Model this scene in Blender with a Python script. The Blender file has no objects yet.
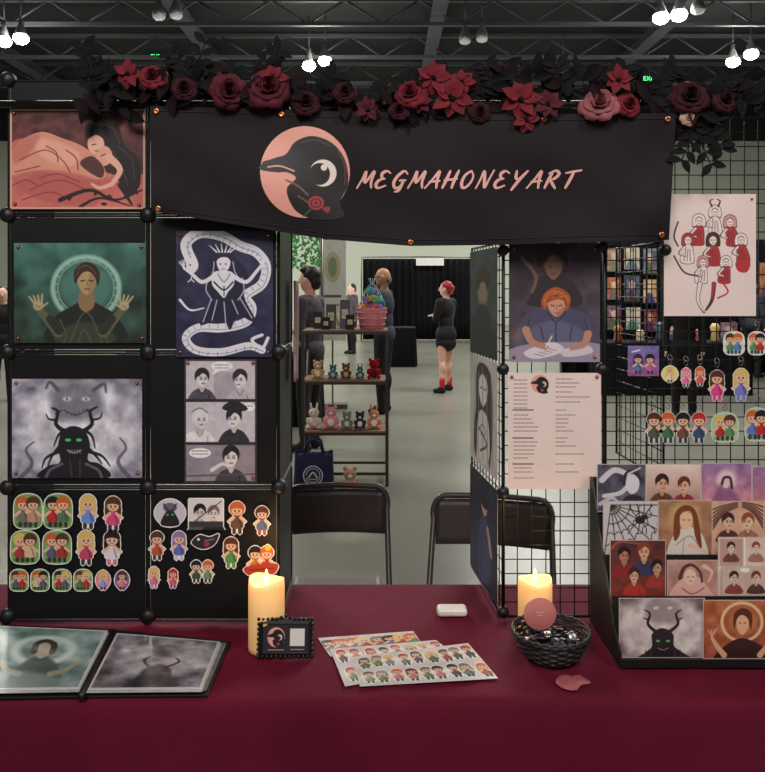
import bpy, bmesh, math, random
import numpy as np
from mathutils import Vector, Matrix
random.seed(7); RNG=np.random.RandomState(5)
F=780.0; CU=382.5; CV=288.0; CH=1.6; TZ=0.75
def PX(u,v,d): return Vector(((u-CU)*d/F, d, CH-(v-CV)*d/F))
def PT(u,v,z=TZ):
    d=(CH-z)*F/(v-CV); return Vector(((u-CU)*d/F,d,z))
sc=bpy.context.scene
COL=sc.collection
def lin(c):
    c=np.asarray(c,dtype=float)/255.0
    return np.where(c<=0.04045,c/12.92,((c+0.055)/1.055)**2.4)
# ---------------------------------------------------------------- materials
def mat(name,rgb,rough=0.6,metal=0.0,var=0.12,scale=30.0,emit=0.0,ecol=None,bump=0.0,bscale=80.0,spec=0.5,alpha=1.0,trans=0.0):
    m=bpy.data.materials.new(name); m.use_nodes=True
    nt=m.node_tree; b=nt.nodes['Principled BSDF']
    c=lin(rgb)
    tc=nt.nodes.new('ShaderNodeTexCoord'); nz=nt.nodes.new('ShaderNodeTexNoise'); nz.inputs['Scale'].default_value=scale
    nz.inputs['Detail'].default_value=4
    nt.links.new(tc.outputs['Object'],nz.inputs['Vector'])
    cr=nt.nodes.new('ShaderNodeValToRGB')
    cr.color_ramp.elements[0].position=0.3; cr.color_ramp.elements[1].position=0.7
    cr.color_ramp.elements[0].color=(*[float(x)*(1-var) for x in c],1)
    cr.color_ramp.elements[1].color=(*[min(1,float(x)*(1+var)) for x in c],1)
    nt.links.new(nz.outputs['Fac'],cr.inputs['Fac']); nt.links.new(cr.outputs['Color'],b.inputs['Base Color'])
    b.inputs['Roughness'].default_value=rough; b.inputs['Metallic'].default_value=metal
    b.inputs['Specular IOR Level'].default_value=spec
    b.inputs['Alpha'].default_value=alpha
    b.inputs['Transmission Weight'].default_value=trans
    if emit>0:
        e=lin(ecol if ecol else rgb)
        b.inputs['Emission Color'].default_value=(*[float(x) for x in e],1); b.inputs['Emission Strength'].default_value=emit
    if bump>0:
        n2=nt.nodes.new('ShaderNodeTexNoise'); n2.inputs['Scale'].default_value=bscale; n2.inputs['Detail'].default_value=5
        nt.links.new(tc.outputs['Object'],n2.inputs['Vector'])
        bp=nt.nodes.new('ShaderNodeBump'); bp.inputs['Strength'].default_value=bump; bp.inputs['Distance'].default_value=0.01
        nt.links.new(n2.outputs['Fac'],bp.inputs['Height']); nt.links.new(bp.outputs['Normal'],b.inputs['Normal'])
    return m
def attrmat(name,rough,coat=0.0):
    m=bpy.data.materials.new(name); m.use_nodes=True; nt=m.node_tree; b=nt.nodes['Principled BSDF']
    a=nt.nodes.new('ShaderNodeAttribute'); a.attribute_name='Col'
    nt.links.new(a.outputs['Color'],b.inputs['Base Color']); b.inputs['Roughness'].default_value=rough
    b.inputs['Coat Weight'].default_value=coat; b.inputs['Coat Roughness'].default_value=0.15
    return m
M_print=attrmat('print_paper',0.55); M_gloss=attrmat('glossy_print',0.35,0.3); M_sleeve=attrmat('plastic_sleeve_print',0.3,0.5)
M_black=mat('black_plastic',(20,20,23),0.45,var=0.2)
M_panel=mat('black_panel',(15,14,17),0.5,var=0.25,scale=6,spec=0.3)
M_wire=mat('black_wire',(18,18,20),0.4,metal=0.3)
M_copper=mat('copper_pin',(190,120,80),0.3,metal=1.0)
M_banner=mat('banner_fabric',(31,24,29),0.75,var=0.15,scale=8,bump=0.08,bscale=400,spec=0.25)
M_bannerink=mat('banner_pink_ink',(240,180,172),0.7,var=0.03)
M_cloth=mat('burgundy_cloth',(98,14,41),0.8,var=0.14,scale=5,bump=0.25,bscale=500,spec=0.2)
M_steel=mat('brushed_steel',(120,115,108),0.35,metal=0.8)
M_white=mat('white_plastic',(235,233,228),0.3,var=0.02)
# ---------------------------------------------------------------- mesh builder
class MB:
    def __init__(s): s.v=[];s.f=[];s.m=[];s.s=[];s.mi=0
    def add(s,vs,fs,smooth=False):
        o=len(s.v); s.v+= [tuple(x) for x in vs]
        for f in fs: s.f.append(tuple(i+o for i in f)); s.m.append(s.mi); s.s.append(smooth)
        return s
    def box(s,c,sz,R=None):
        c=Vector(c); h=[x/2 for x in sz]; vs=[]
        for z in (-1,1):
            for y in (-1,1):
                for x in (-1,1):
                    p=Vector((x*h[0],y*h[1],z*h[2]))
                    if R is not None: p=R@p
                    vs.append(c+p)
        return s.add(vs,[(0,2,3,1),(4,5,7,6),(0,1,5,4),(2,6,7,3),(0,4,6,2),(1,3,7,5)])
    def tube(s,pts,r,n=8,closed=False,smooth=True):
        pts=[Vector(p) for p in pts]; N=len(pts)
        rs=r if isinstance(r,(list,tuple)) else [r]*N
        vs=[];fs=[]; prev=None
        for i,p in enumerate(pts):
            if closed: t=(pts[(i+1)%N]-pts[i-1])
            else: t=(pts[min(i+1,N-1)]-pts[max(i-1,0)])
            if t.length<1e-9: t=Vector((0,0,1))
            t.normalize()
            if prev is None:
                a=Vector((0,0,1)) if abs(t.z)<0.9 else Vector((1,0,0)); e=t.cross(a).normalized()
            else:
                e=prev-t*prev.dot(t)
                e=e.normalized() if e.length>1e-6 else t.orthogonal().normalized()
            prev=e; g=t.cross(e)
            for k in range(n):
                a=2*math.pi*k/n; vs.append(p+(e*math.cos(a)+g*math.sin(a))*rs[i])
        L=N if closed else N-1
        for i in range(L):
            for k in range(n):
                a=i*n+k;b=i*n+(k+1)%n;c=((i+1)%N)*n+(k+1)%n;d=((i+1)%N)*n+k
                fs.append((a,b,c,d))
        if not closed:
            fs.append(tuple(range(n-1,-1,-1))); fs.append(tuple((N-1)*n+k for k in range(n)))
        return s.add(vs,fs,smooth)
    def lathe(s,prof,c,n=32,R=None,smooth=True):
        c=Vector(c); vs=[];fs=[]
        for (r,z) in prof:
            for k in range(n):
                a=2*math.pi*k/n; p=Vector((r*math.cos(a),r*math.sin(a),z))
                if R is not None: p=R@p
                vs.append(c+p)
        for i in range(len(prof)-1):
            for k in range(n):
                fs.append((i*n+k,i*n+(k+1)%n,(i+1)*n+(k+1)%n,(i+1)*n+k))
        if prof[0][0]>1e-6: fs.append(tuple(range(n-1,-1,-1)))
        if prof[-1][0]>1e-6: fs.append(tuple((len(prof)-1)*n+k for k in range(n)))
        return s.add(vs,fs,smooth)
    def ell(s,c,r,n=16,m=10,R=None):
        if not isinstance(r,(tuple,list)): r=(r,r,r)
        c=Vector(c); vs=[];fs=[]
        vs.append((0,0,-r[2]))
        for i in range(1,m):
            th=math.pi*i/m
            for k in range(n):
                a=2*math.pi*k/n; vs.append((r[0]*math.sin(th)*math.cos(a),r[1]*math.sin(th)*math.sin(a),-r[2]*math.cos(th)))
        vs.append((0,0,r[2]))
        for k in range(n): fs.append((0,1+(k+1)%n,1+k))
        for i in range(m-2):
            for k in range(n): fs.append((1+i*n+k,1+i*n+(k+1)%n,1+(i+1)*n+(k+1)%n,1+(i+1)*n+k))
        L=len(vs)-1
        for k in range(n): fs.append((L,1+(m-2)*n+k,1+(m-2)*n+(k+1)%n))
        vs=[c+((R@Vector(p)) if R is not None else Vector(p)) for p in vs]
        return s.add(vs,fs,True)
    def prism(s,poly,dirv):
        poly=[Vector(p) for p in poly]; dv=Vector(dirv); n=len(poly)
        vs=poly+[p+dv for p in poly]
        fs=[tuple(range(n)),tuple(range(2*n-1,n-1,-1))]+[(i,(i+1)%n,n+(i+1)%n,n+i) for i in range(n)]
        return s.add(vs,fs)
    def grid(s,fn,nu,nv,smooth=True):
        vs=[fn(i/nu,j/nv) for j in range(nv+1) for i in range(nu+1)]
        fs=[(j*(nu+1)+i,j*(nu+1)+i+1,(j+1)*(nu+1)+i+1,(j+1)*(nu+1)+i) for j in range(nv) for i in range(nu)]
        return s.add(vs,fs,smooth)
    def obj(s,name,mats,parent=None,label=None,cat=None,bevel=0,group=None,kind=None,solid=0,fixn=True):
        if not isinstance(mats,(list,tuple)): mats=[mats]
        a=np.array(s.v); o=Vector(((a[:,0].min()+a[:,0].max())/2,(a[:,1].min()+a[:,1].max())/2,a[:,2].min()))
        me=bpy.data.meshes.new(name); me.from_pydata((a-np.array(o)).tolist(),[],s.f)
        for m in mats: me.materials.append(m)
        me.polygons.foreach_set('material_index',s.m); me.polygons.foreach_set('use_smooth',s.s)
        if fixn:
            bm=bmesh.new(); bm.from_mesh(me); bmesh.ops.recalc_face_normals(bm,faces=bm.faces); bm.to_mesh(me); bm.free()
        ob=bpy.data.objects.new(name,me); COL.objects.link(ob)
        place(ob,o,parent); meta(ob,label,cat,group,kind)
        if bevel: 
            md=ob.modifiers.new('bevel','BEVEL'); md.width=bevel; md.segments=2; md.limit_method='ANGLE'
        if solid:
            md=ob.modifiers.new('solid','SOLIDIFY'); md.thickness=solid
        return ob
WL={}
def place(ob,o,parent):
    WL[ob.name]=Vector(o)
    if parent is not None:
        ob.parent=parent; ob.location=Vector(o)-WL[parent.name]
    else: ob.location=o
def meta(ob,label=None,cat=None,group=None,kind=None):
    if label: ob['label']=label
    if cat: ob['category']=cat
    if group: ob['group']=group
    if kind: ob['kind']=kind
def empty(name,loc,label,cat,group=None):
    e=bpy.data.objects.new(name,None); COL.objects.link(e); e.empty_display_size=0.05; place(e,Vector(loc),None); meta(e,label,cat,group); return e
# ---------------------------------------------------------------- canvas
def smoothpoly(pts,k=6,closed=True):
    n=len(pts); out=[]
    rng=n if closed else n-1
    for i in range(rng):
        if closed: p0,p1,p2,p3=[np.array(pts[(i+j-1)%n],float) for j in range(4)]
        else: p0,p1,p2,p3=[np.array(pts[min(max(i+j-1,0),n-1)],float) for j in range(4)]
        for t in np.linspace(0,1,k,endpoint=False):
            out.append(tuple(0.5*((2*p1)+(-p0+p2)*t+(2*p0-5*p1+4*p2-p3)*t*t+(-p0+3*p1-3*p2+p3)*t**3)))
    if not closed: out.append(tuple(pts[-1]))
    return out
class Cv:
    def __init__(s,u0,v0,u1,v1,sc=1.5,bg=(255,255,255),a=1.0):
        s.b=(u0,v0,u1,v1); s.sc=sc
        W=max(4,int(round((u1-u0)*sc))+1); H=max(4,int(round((v1-v0)*sc))+1)
        s.U,s.V=np.meshgrid(np.linspace(u0,u1,W),np.linspace(v0,v1,H))
        s.I=np.zeros((H,W,3))+np.array(bg,float); s.A=np.zeros((H,W))+a
    def _b(s,sd,col,a,soft):
        so=soft if soft else 1.0/s.sc
        w=(np.clip(0.5-sd/so,0,1)*a)
        s.I=s.I*(1-w[...,None])+np.array(col,float)*w[...,None]; s.A=np.maximum(s.A,w)
        return s
    def ell(s,x,y,rx,ry,col,rot=0,a=1,soft=None,ring=None):
        dx=s.U-x; dy=s.V-y; r=math.radians(rot); X=dx*math.cos(r)+dy*math.sin(r); Y=-dx*math.sin(r)+dy*math.cos(r)
        sd=(np.sqrt((X/rx)**2+(Y/ry)**2)-1)*min(rx,ry)
        if ring: sd=np.abs(sd)-ring
        return s._b(sd,col,a,soft)
    def line(s,pts,w,col,a=1,soft=None,smooth=True):
        if smooth and len(pts)>2: pts=smoothpoly(pts,5,False)
        n=len(pts)-1; best=None
        for i in range(n):
            ax,ay=pts[i]; bx,by=pts[i+1]
            w0,w1=(w if isinstance(w,tuple) else (w,w)); wa=w0+(w1-w0)*i/n; wb=w0+(w1-w0)*(i+1)/n
            L=(bx-ax)**2+(by-ay)**2+1e-9
            t=np.clip(((s.U-ax)*(bx-ax)+(s.V-ay)*(by-ay))/L,0,1)
            d=np.hypot(s.U-ax-t*(bx-ax),s.V-ay-t*(by-ay))-(wa+(wb-wa)*t)
            best=d if best is None else np.minimum(best,d)
        return s._b(best,col,a,soft)
    def blob(s,pts,col,a=1,soft=None,smooth=True):
        if smooth: pts=smoothpoly(pts,5)
        n=len(pts); ins=np.zeros(s.U.shape,bool); best=np.full(s.U.shape,1e9)
        for i in range(n):
            ax,ay=pts[i]; bx,by=pts[(i+1)%n]
            if ay!=by:
                c=((ay>s.V)!=(by>s.V))&(s.U<(bx-ax)*(s.V-ay)/(by-ay)+ax); ins^=c
            L=(bx-ax)**2+(by-ay)**2+1e-9
            t=np.clip(((s.U-ax)*(bx-ax)+(s.V-ay)*(by-ay))/L,0,1)
            best=np.minimum(best,np.hypot(s.U-ax-t*(bx-ax),s.V-ay-t*(by-ay)))
        return s._b(np.where(ins,-best,best),col,a,soft)
    def rect(s,x0,y0,x1,y1,col,a=1): return s.blob([(x0,y0),(x1,y0),(x1,y1),(x0,y1)],col,a,None,False)
    def grad(s,c0,c1):
        t=((s.V-s.b[1])/(s.b[3]-s.b[1]))[...,None]; s.I=np.array(c0,float)*(1-t)+np.array(c1,float)*t; return s
    def noise(s,amp,cell,seed=1,tint=(1,1,1)):
        r=np.random.RandomState(seed); H,W=s.U.shape; tot=0
        for o,am in ((1,1),(2,.5),(4,.25)):
            gw=int((s.b[2]-s.b[0])/cell*o)+3; gh=int((s.b[3]-s.b[1])/cell*o)+3; g=r.rand(gh,gw)-.5
            x=(s.U-s.b[0])/cell*o; y=(s.V-s.b[1])/cell*o; xi=x.astype(int); yi=y.astype(int); fx=x-xi; fy=y-yi
            fx=fx*fx*(3-2*fx); fy=fy*fy*(3-2*fy)
            tot=tot+am*((g[yi,xi]*(1-fx)+g[yi,xi+1]*fx)*(1-fy)+(g[yi+1,xi]*(1-fx)+g[yi+1,xi+1]*fx)*fy)
        s.I=np.clip(s.I+(tot*amp)[...,None]*np.array(tint),0,255); return s
    def border(s,w,col):
        u0,v0,u1,v1=s.b
        m=(s.U<u0+w)|(s.U>u1-w)|(s.V<v0+w)|(s.V>v1-w); s.I[m]=col; return s
    def outline(s,k=3):
        d=s.A>0.4
        for _ in range(k):
            e=d.copy(); e[1:]|=d[:-1]; e[:-1]|=d[1:]; e[:,1:]|=d[:,:-1]; e[:,:-1]|=d[:,1:]; d=e
        s.A=d.astype(float); return s
def flat(d):
    def fn(U,V):
        dd=d+0*U
        return np.stack([(U-CU)*dd/F,dd,CH-(V-CV)*dd/F],-1)
    return fn
def quad(c,TL,TR,BR,BL):
    u0,v0,u1,v1=c.b; TL,TR,BR,BL=[np.array(x) for x in (TL,TR,BR,BL)]
    def fn(U,V):
        s=((U-u0)/(u1-u0))[...,None]; t=((V-v0)/(v1-v0))[...,None]
        return (TL*(1-s)+TR*s)*(1-t)+(BL*(1-s)+BR*s)*t
    return fn
def cvobj(c,fn,name,m,parent=None,label=None,cat=None,group=None,kind=None,thick=0.0012):
    H,W=c.U.shape; Pn=fn(c.U,c.V).reshape(-1,3)
    idx=np.arange(H*W).reshape(H,W)
    q=np.stack([idx[:-1,:-1],idx[1:,:-1],idx[1:,1:],idx[:-1,1:]],-1).reshape(-1,4)
    a=c.A.reshape(-1); keep=(a[q]>0.5).all(1); masked=not keep.all(); q=q[keep]
    colr=lin(np.clip(c.I,0,255)).reshape(-1,3)
    used=np.unique(q); remap=np.full(H*W,-1); remap[used]=np.arange(len(used)); q=remap[q]; Pn=Pn[used]; colr=colr[used]
    faces=q.tolist()
    o=Vector(((Pn[:,0].min()+Pn[:,0].max())/2,(Pn[:,1].min()+Pn[:,1].max())/2,Pn[:,2].min()))
    Q=Pn-np.array(o)
    if not masked:   # thin backing sheet
        n=np.cross(Q[W-1]-Q[0],Q[(H-1)*W]-Q[0]); n=n/np.linalg.norm(n)
        cor=[0,W-1,H*W-1,(H-1)*W]
        if n[1]<0 or (abs(n[1])<.3 and n[2]>0): n=-n
        back=[Q[i]+n*thick for i in cor]; b0=len(Q)
        Q=np.vstack([Q,back]); colr=np.vstack([colr,np.zeros((4,3))+lin((225,220,215))])
        faces.append([b0,b0+1,b0+2,b0+3])
        for k in range(4): faces.append([cor[k],cor[(k+1)%4],b0+(k+1)%4,b0+k])
    me=bpy.data.meshes.new(name); me.from_pydata(Q.tolist(),[],faces)
    ca=me.color_attributes.new('Col','FLOAT_COLOR','POINT')
    ca.data.foreach_set('color',np.hstack([colr,np.ones((len(colr),1))]).ravel())
    me.materials.append(m); ob=bpy.data.objects.new(name,me); COL.objects.link(ob)
    place(ob,o,parent); meta(ob,label,cat,group,kind); return ob
def pins(par,pts,d,r=0.0045):
    for (u,v) in pts:
        b=MB(); p=PX(u,v,d); b.lathe([(0.0,-0.004),(r*.7,-0.0035),(r,0),(r,0.002)],p,12,Matrix.Rotation(-math.pi/2,3,'X')) 
        b.obj('pin',M_copper,par)
# figure painters
PEACH=(236,190,160)
def chibi(c,x,y,h,hair,top,bot=(60,50,60),skin=PEACH,long=0,arm=0):
    r=h*.21; hy=y-h*.26
    dk=tuple(q*.72 for q in top)
    if long: c.ell(x,hy+r*.8,r*1.15,r*1.8,hair)
    c.line([(x-h*.08,y+h*.2),(x-h*.09,y+h*.46)],h*.055,bot); c.line([(x+h*.08,y+h*.2),(x+h*.09,y+h*.46)],h*.055,bot)
    c.blob([(x-h*.1,y-h*.08),(x+h*.1,y-h*.08),(x+h*.19,y+h*.3),(x-h*.19,y+h*.3)],top)
    c.line([(x+h*.05,y),(x+h*.13,y+h*.28)],h*.03,dk)
    c.line([(x-h*.1,y),(x-h*.24,y+h*.12*(1-2*arm))],h*.045,skin); c.line([(x+h*.1,y),(x+h*.24,y+h*.12)],h*.045,skin)
    c.ell(x,hy-r*.1,r*1.12,r*1.08,hair); c.ell(x,hy+r*.2,r*.8,r*.72,skin)
    c.blob([(x-r*.9,hy-r*.1),(x-r*.2,hy-r*.7),(x+r*.8,hy-r*.6),(x+r*.9,hy),(x+r*.1,hy-r*.15)],hair)
    c.ell(x-r*.3,hy+r*.25,r*.11,r*.17,(30,20,25)); c.ell(x+r*.3,hy+r*.25,r*.11,r*.17,(30,20,25))
    c.line([(x-r*.15,hy+r*.6),(x+r*.15,hy+r*.6)],r*.05,(150,60,60))
def bust(c,x,y,s,hair,skin=(226,220,224),coat=(60,56,66),turn=0):
    dk=tuple(q*.75 for q in coat); sh=tuple(q*.86 for q in skin)
    c.blob([(x-s*.95,y+s*1.7),(x-s*.72,y+s*.95),(x-s*.2,y+s*.66),(x+s*.2,y+s*.66),(x+s*.72,y+s*.95),(x+s*.95,y+s*1.7)],coat)
    c.blob([(x-s*.17,y+s*.35),(x+s*.17,y+s*.35),(x+s*.24,y+s*.72),(x,y+s*.95),(x-s*.24,y+s*.72)],sh)
    c.line([(x-s*.25,y+s*.7),(x,y+s*1.1),(x+s*.25,y+s*.7)],s*.05,dk); c.line([(x+s*.5,y+s*1.1),(x+s*.55,y+s*1.7)],s*.05,dk)
    c.blob([(x-s*.38,y-s*.2),(x-s*.2,y-s*.5),(x+s*.2,y-s*.5),(x+s*.38,y-s*.2),(x+s*.34,y+s*.25),(x+turn*s*.08,y+s*.58),(x-s*.34,y+s*.25)],skin)
    c.blob([(x-s*.48,y+s*.12),(x-s*.52,y-s*.4),(x-s*.2,y-s*.78),(x+s*.25,y-s*.76),(x+s*.52,y-s*.4),(x+s*.48,y+s*.1),(x+s*.34,y-s*.22),(x+s*.05,y-s*.42),(x-s*.2,y-s*.2),(x-s*.36,y-s*.12)],hair)
    t=turn*s*.1
    for q in (-.17,.17): c.line([(x+q*s-s*.06+t,y),(x+q*s+s*.06+t,y)],s*.04,(40,30,40)); c.line([(x+q*s-s*.08+t,y-s*.12),(x+q*s+s*.08+t,y-s*.13)],s*.025,(60,45,50))
    c.line([(x+t,y+s*.02),(x+t*1.5,y+s*.2)],s*.02,sh); c.line([(x-s*.1+t,y+s*.33),(x+s*.1+t,y+s*.32)],s*.035,(120,66,72))

# ================================================================ SETTING
m_floor=mat('polished_concrete',(116,116,106),0.28,var=0.22,scale=0.7,bump=0.03,bscale=3)
m_wall=mat('pale_wall',(206,212,196),0.8,var=0.04,scale=0.5)
m_ceil=mat('dark_ceiling',(30,31,35),0.9,var=0.3,scale=0.4)
m_dwall=mat('dark_wall_band',(40,38,40),0.9,var=0.2)
b=MB(); b.box((0,12,-0.05),(60,52,0.1)); b.obj('floor',m_floor,kind='structure')
b=MB(); b.box((0,12,9.55),(60,52,0.1)); b.obj('ceiling',m_ceil,kind='structure')
b=MB(); b.box((0,34.1,4.0),(60,0.2,8.0)); b.obj('wall_back',m_wall,kind='structure')
b=MB(); b.box((0,34.05,8.75),(60,0.3,1.5)); b.obj('trim_1',m_dwall,kind='structure')
b=MB(); b.box((-27,12,4.75),(0.2,44,9.5)); b.obj('wall_left',m_wall,kind='structure')
b=MB(); b.box((27,12,4.75),(0.2,44,9.5)); b.obj('wall_right',m_wall,kind='structure')
m_truss=mat('roof_steel',(78,82,92),0.6,metal=0.2)
for i,y in enumerate((9,12,15,18,21,24,27,30)):
    b=MB()
    b.box((0,y,9.35),(52,0.12,0.1)); b.box((0,y,8.7),(52,0.12,0.1))
    for k in range(-26,26):
        z0,z1=(9.35,8.7) if k%2 else (8.7,9.35)
        b.tube([(k,y,z0),(k+1,y,z1)],0.03,6)
    b.obj('trim_%d'%(i+2),m_truss,kind='structure')
for i,x in enumerate((-12,-5.5,1.5,8,14)):
    b=MB(); b.box((x,19,9.15),(0.16,26,0.35)); b.box((x,19,8.96),(0.4,26,0.04)); b.obj('trim_%d'%(i+10),m_truss,kind='structure')
m_duct=mat('spiral_duct',(85,88,94),0.4,metal=0.6)
b=MB(); b.tube([(-26,17,8.3),(26,17,8.3)],0.28,20)
for k in range(-25,26,2): b.tube([(k-.03,17,8.3),(k+.03,17,8.3)],0.31,20)
b.obj('trim_15',m_duct,kind='structure')

# hanging high bay lamps
m_bell=mat('lamp_housing',(150,150,152),0.35,metal=0.6)
m_bulbon=mat('lamp_glow',(255,248,232),0.5,emit=110,var=0)
m_bulboff=mat('lamp_lens',(190,190,188),0.4,emit=0.25,var=0)
lamps=[(4,36,1),(21,33,1),(159,11,0),(176,10,0),(309,61,1),(325,56,1),(465,36,0),(482,34,0),(548,75,0),(563,73,0),(661,12,1),(679,9,1),(698,5,0),(733,57,1),(751,49,1)]
for (u,v,on) in lamps:
    z=8.2; d=(z-CH)*F/(CV-v); p=PX(u,v,d); d=p.y
    e=empty('high_bay_lamp',p,'glowing industrial high bay lamp hanging from roof steel' if on else 'unlit industrial high bay lamp hanging from roof steel','ceiling lamp','high bay lamps under the roof')
    s=.8
    b=MB(); b.lathe([(0.20*s,-0.12),(0.19*s,-0.02),(0.11*s,0.15),(0.06,0.22),(0.06,0.36),(0,0.37)],p,20); b.obj('lamp_housing',m_bell,e,solid=0.005)
    b=MB(); b.ell(p+Vector((0,0,-0.14)),(0.19,0.19,0.15) if on else (.15,.15,.08),16,8); b.obj('bulb',m_bulbon if on else m_bulboff,e)
    b=MB(); b.tube([p+Vector((0,0,0.35)),(p.x,p.y,9.5)],0.018,6); b.obj('rod',m_truss,e)
# exit signs
m_green=mat('exit_green',(60,220,120),0.5,emit=3,var=0)
m_sg=mat('sign_case',(30,32,30),0.5)
for (u,v,d) in ((157,57,26),(649,79,26)):
    p=PX(u,v,d); e=empty('exit_sign',p,'small dark hanging sign box with glowing green letters','exit sign','exit signs under the roof')
    b=MB(); b.box(p,(0.5,0.08,0.26)); b.obj('sign_case',m_sg,e,bevel=0.01)
    b=MB(); b.tube([p+Vector((0,0,.13)),(p.x,p.y,9.5)],0.012,6); b.obj('rod',m_truss,e)
    cu=bpy.data.curves.new('t','FONT'); cu.body='EXIT'; cu.size=0.2; cu.align_x='CENTER'; cu.align_y='CENTER'; cu.extrude=0.003
    to=bpy.data.objects.new('t',cu); COL.objects.link(to); bpy.context.view_layer.update()
    me=bpy.data.meshes.new_from_object(to.evaluated_get(bpy.context.evaluated_depsgraph_get())); bpy.data.objects.remove(to)
    R=Matrix.Rotation(math.pi/2,3,'X'); mb=MB(); mb.add([R@x.co+p+Vector((0,-0.045,0)) for x in me.vertices],[tuple(f.vertices) for f in me.polygons]); mb.obj('lettering',m_green,e)

# ---------------------------------------------------------------- far drapes
m_drape=mat('black_drape',(22,22,26),0.95,var=0.2,spec=0.1)
def drape(name,x0,x1,y,z1,m,label,folds=14,z0=0.02):
    b=MB(); n=int(folds*10)
    b.grid(lambda s,t:Vector((x0+(x1-x0)*s,y+0.05*math.sin(s*folds*2*math.pi)+0.02*math.sin(s*folds*5.3),z0+(z1-z0)*t)),n,4)
    return b.obj(name,m,label=label,cat='curtain',solid=0.004)
drape('pipe_and_drape',-.6,3.3,24,2.5,m_drape,'long pleated black exhibition drape hanging to the concrete floor',20)
b=MB(); b.tube([(-.65,24.1,0),(-.65,24.1,2.56),(3.35,24.1,2.56),(3.35,24.1,0)],0.025,8); b.obj('drape_stand',M_steel,label='steel pipe stand holding the black drape',cat='stand')
b=MB(); b.box(PX(430,262,23.85),(0.85,0.02,0.22)); b.obj('booth_sign',mat('sign_white',(225,225,220),0.6),label='small white sign card hung on the black drape',cat='sign',bevel=0.005)

m_bcloth=mat('black_tablecloth',(20,20,24),0.9,var=0.25,spec=0.15)
def clothtable(x0,x1,y0,y1,z,m,label,cat='table'):
    b=MB(); n=60; per=[]
    for i in range(n): per.append((x0+(x1-x0)*i/n,y0,0,-1))
    for i in range(n//2): per.append((x1,y0+(y1-y0)*i/(n//2),1,0))
    for i in range(n): per.append((x1-(x1-x0)*i/n,y1,0,1))
    for i in range(n//2): per.append((x0,y1-(y1-y0)*i/(n//2),-1,0))
    N=len(per); vs=[];fs=[]
    for j,t in enumerate((0,.05,.5,1)):
        for i,(x,y,nx,ny) in enumerate(per):
            w=(0.02*math.sin(i*.9)+0.02)*t; vs.append((x+nx*w,y+ny*w,z*(1-t)+0.01*t))
    for j in range(3):
        for i in range(N): fs.append((j*N+i,j*N+(i+1)%N,(j+1)*N+(i+1)%N,(j+1)*N+i))
    fs.append(tuple(range(N)))
    b.add(vs,fs); return b.obj('draped_table',m,label=label,cat=cat)
clothtable(0.1,0.68,15.8,16.6,0.79,m_bcloth,'far exhibition table with black floor length cloth')
clothtable(-3.2,-0.75,9.0,9.8,0.8,m_bcloth,'vendor table with black cloth beside the jewellery seller')

# ---------------------------------------------------------------- people
def caps(b,a,c,ra,rb,n=14):
    a=Vector(a);c=Vector(c);t=(c-a); L=t.length
    if L<1e-6: b.ell(a,ra); return
    t.normalize(); pts=[];rs=[]
    for k in range(0,6):
        th=math.pi/2*k/5; pts.append(a-t*ra*math.cos(th)); rs.append(max(ra*math.sin(th),ra*.02))
    for k in range(0,6):
        th=math.pi/2*k/5; pts.append(c+t*rb*math.sin(th)); rs.append(max(rb*math.cos(th),rb*.02))
    b.tube(pts,rs,n)
def remesh(name,prims,voxel,xf,S,m,parent,label=None,cat=None,group=None,grow=0,smooth=3):
    b=MB()
    for p in prims:
        if p[0]=='c':
            caps(b,xf(Vector(p[1])*S),xf(Vector(p[2])*S),(p[3]+grow)*S,(p[4]+grow)*S)
        else:
            k=MB(); r=tuple((q+grow)*S for q in p[2]); k.ell((0,0,0),r,20,14)
            c0=Vector(p[1])*S; b.add([xf(c0+Vector(v)) for v in k.v],k.f,True)
    o=b.obj(name+'_tmp',m,None,fixn=True)
    md=o.modifiers.new('r','REMESH'); md.mode='VOXEL'; md.voxel_size=voxel; md.use_smooth_shade=True
    ms=o.modifiers.new('s','SMOOTH'); ms.factor=0.5; ms.iterations=smooth
    bpy.context.view_layer.update()
    me=bpy.data.meshes.new_from_object(o.evaluated_get(bpy.context.evaluated_depsgraph_get())); me.name=name
    loc=WL[o.name].copy(); bpy.data.objects.remove(o)
    ob=bpy.data.objects.new(name,me); COL.objects.link(ob); place(ob,loc,parent); meta(ob,label,cat,group)
    me.polygons.foreach_set('use_smooth',[True]*len(me.polygons))
    return ob
def hand(w,e,side,curl=0.5):
    w=Vector(w); e=Vector(e); d=(w-e).normalized(); up=Vector((0,0,1)); s=d.cross(up)
    if s.length<0.3: s=Vector((0,1,0))
    s.normalize(); n=s.cross(d).normalized()
    pr=[('c',w,w+d*.03,.026,.03)]
    for k in range(4):
        o=(k-1.5)*.019; base=w+d*.05+s*o; L=(.036,.042,.04,.03)[k]
        pr.append(('c',w+d*.02+s*o*.7,base,.014,.012))
        m=base+d*L-n*curl*.012; t=m+(d*(1-curl*.5)-n*curl).normalized()*L*.9
        pr+= [('c',base,m,.0105,.0095),('c',m,t,.0095,.008)]
    tb=w+d*.01-s*.024; tm=tb+d*.035-s*.022; pr+=[('c',tb,tm,.014,.012),('c',tm,tm+d*.03-s*.004,.011,.009)]
    return pr
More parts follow.
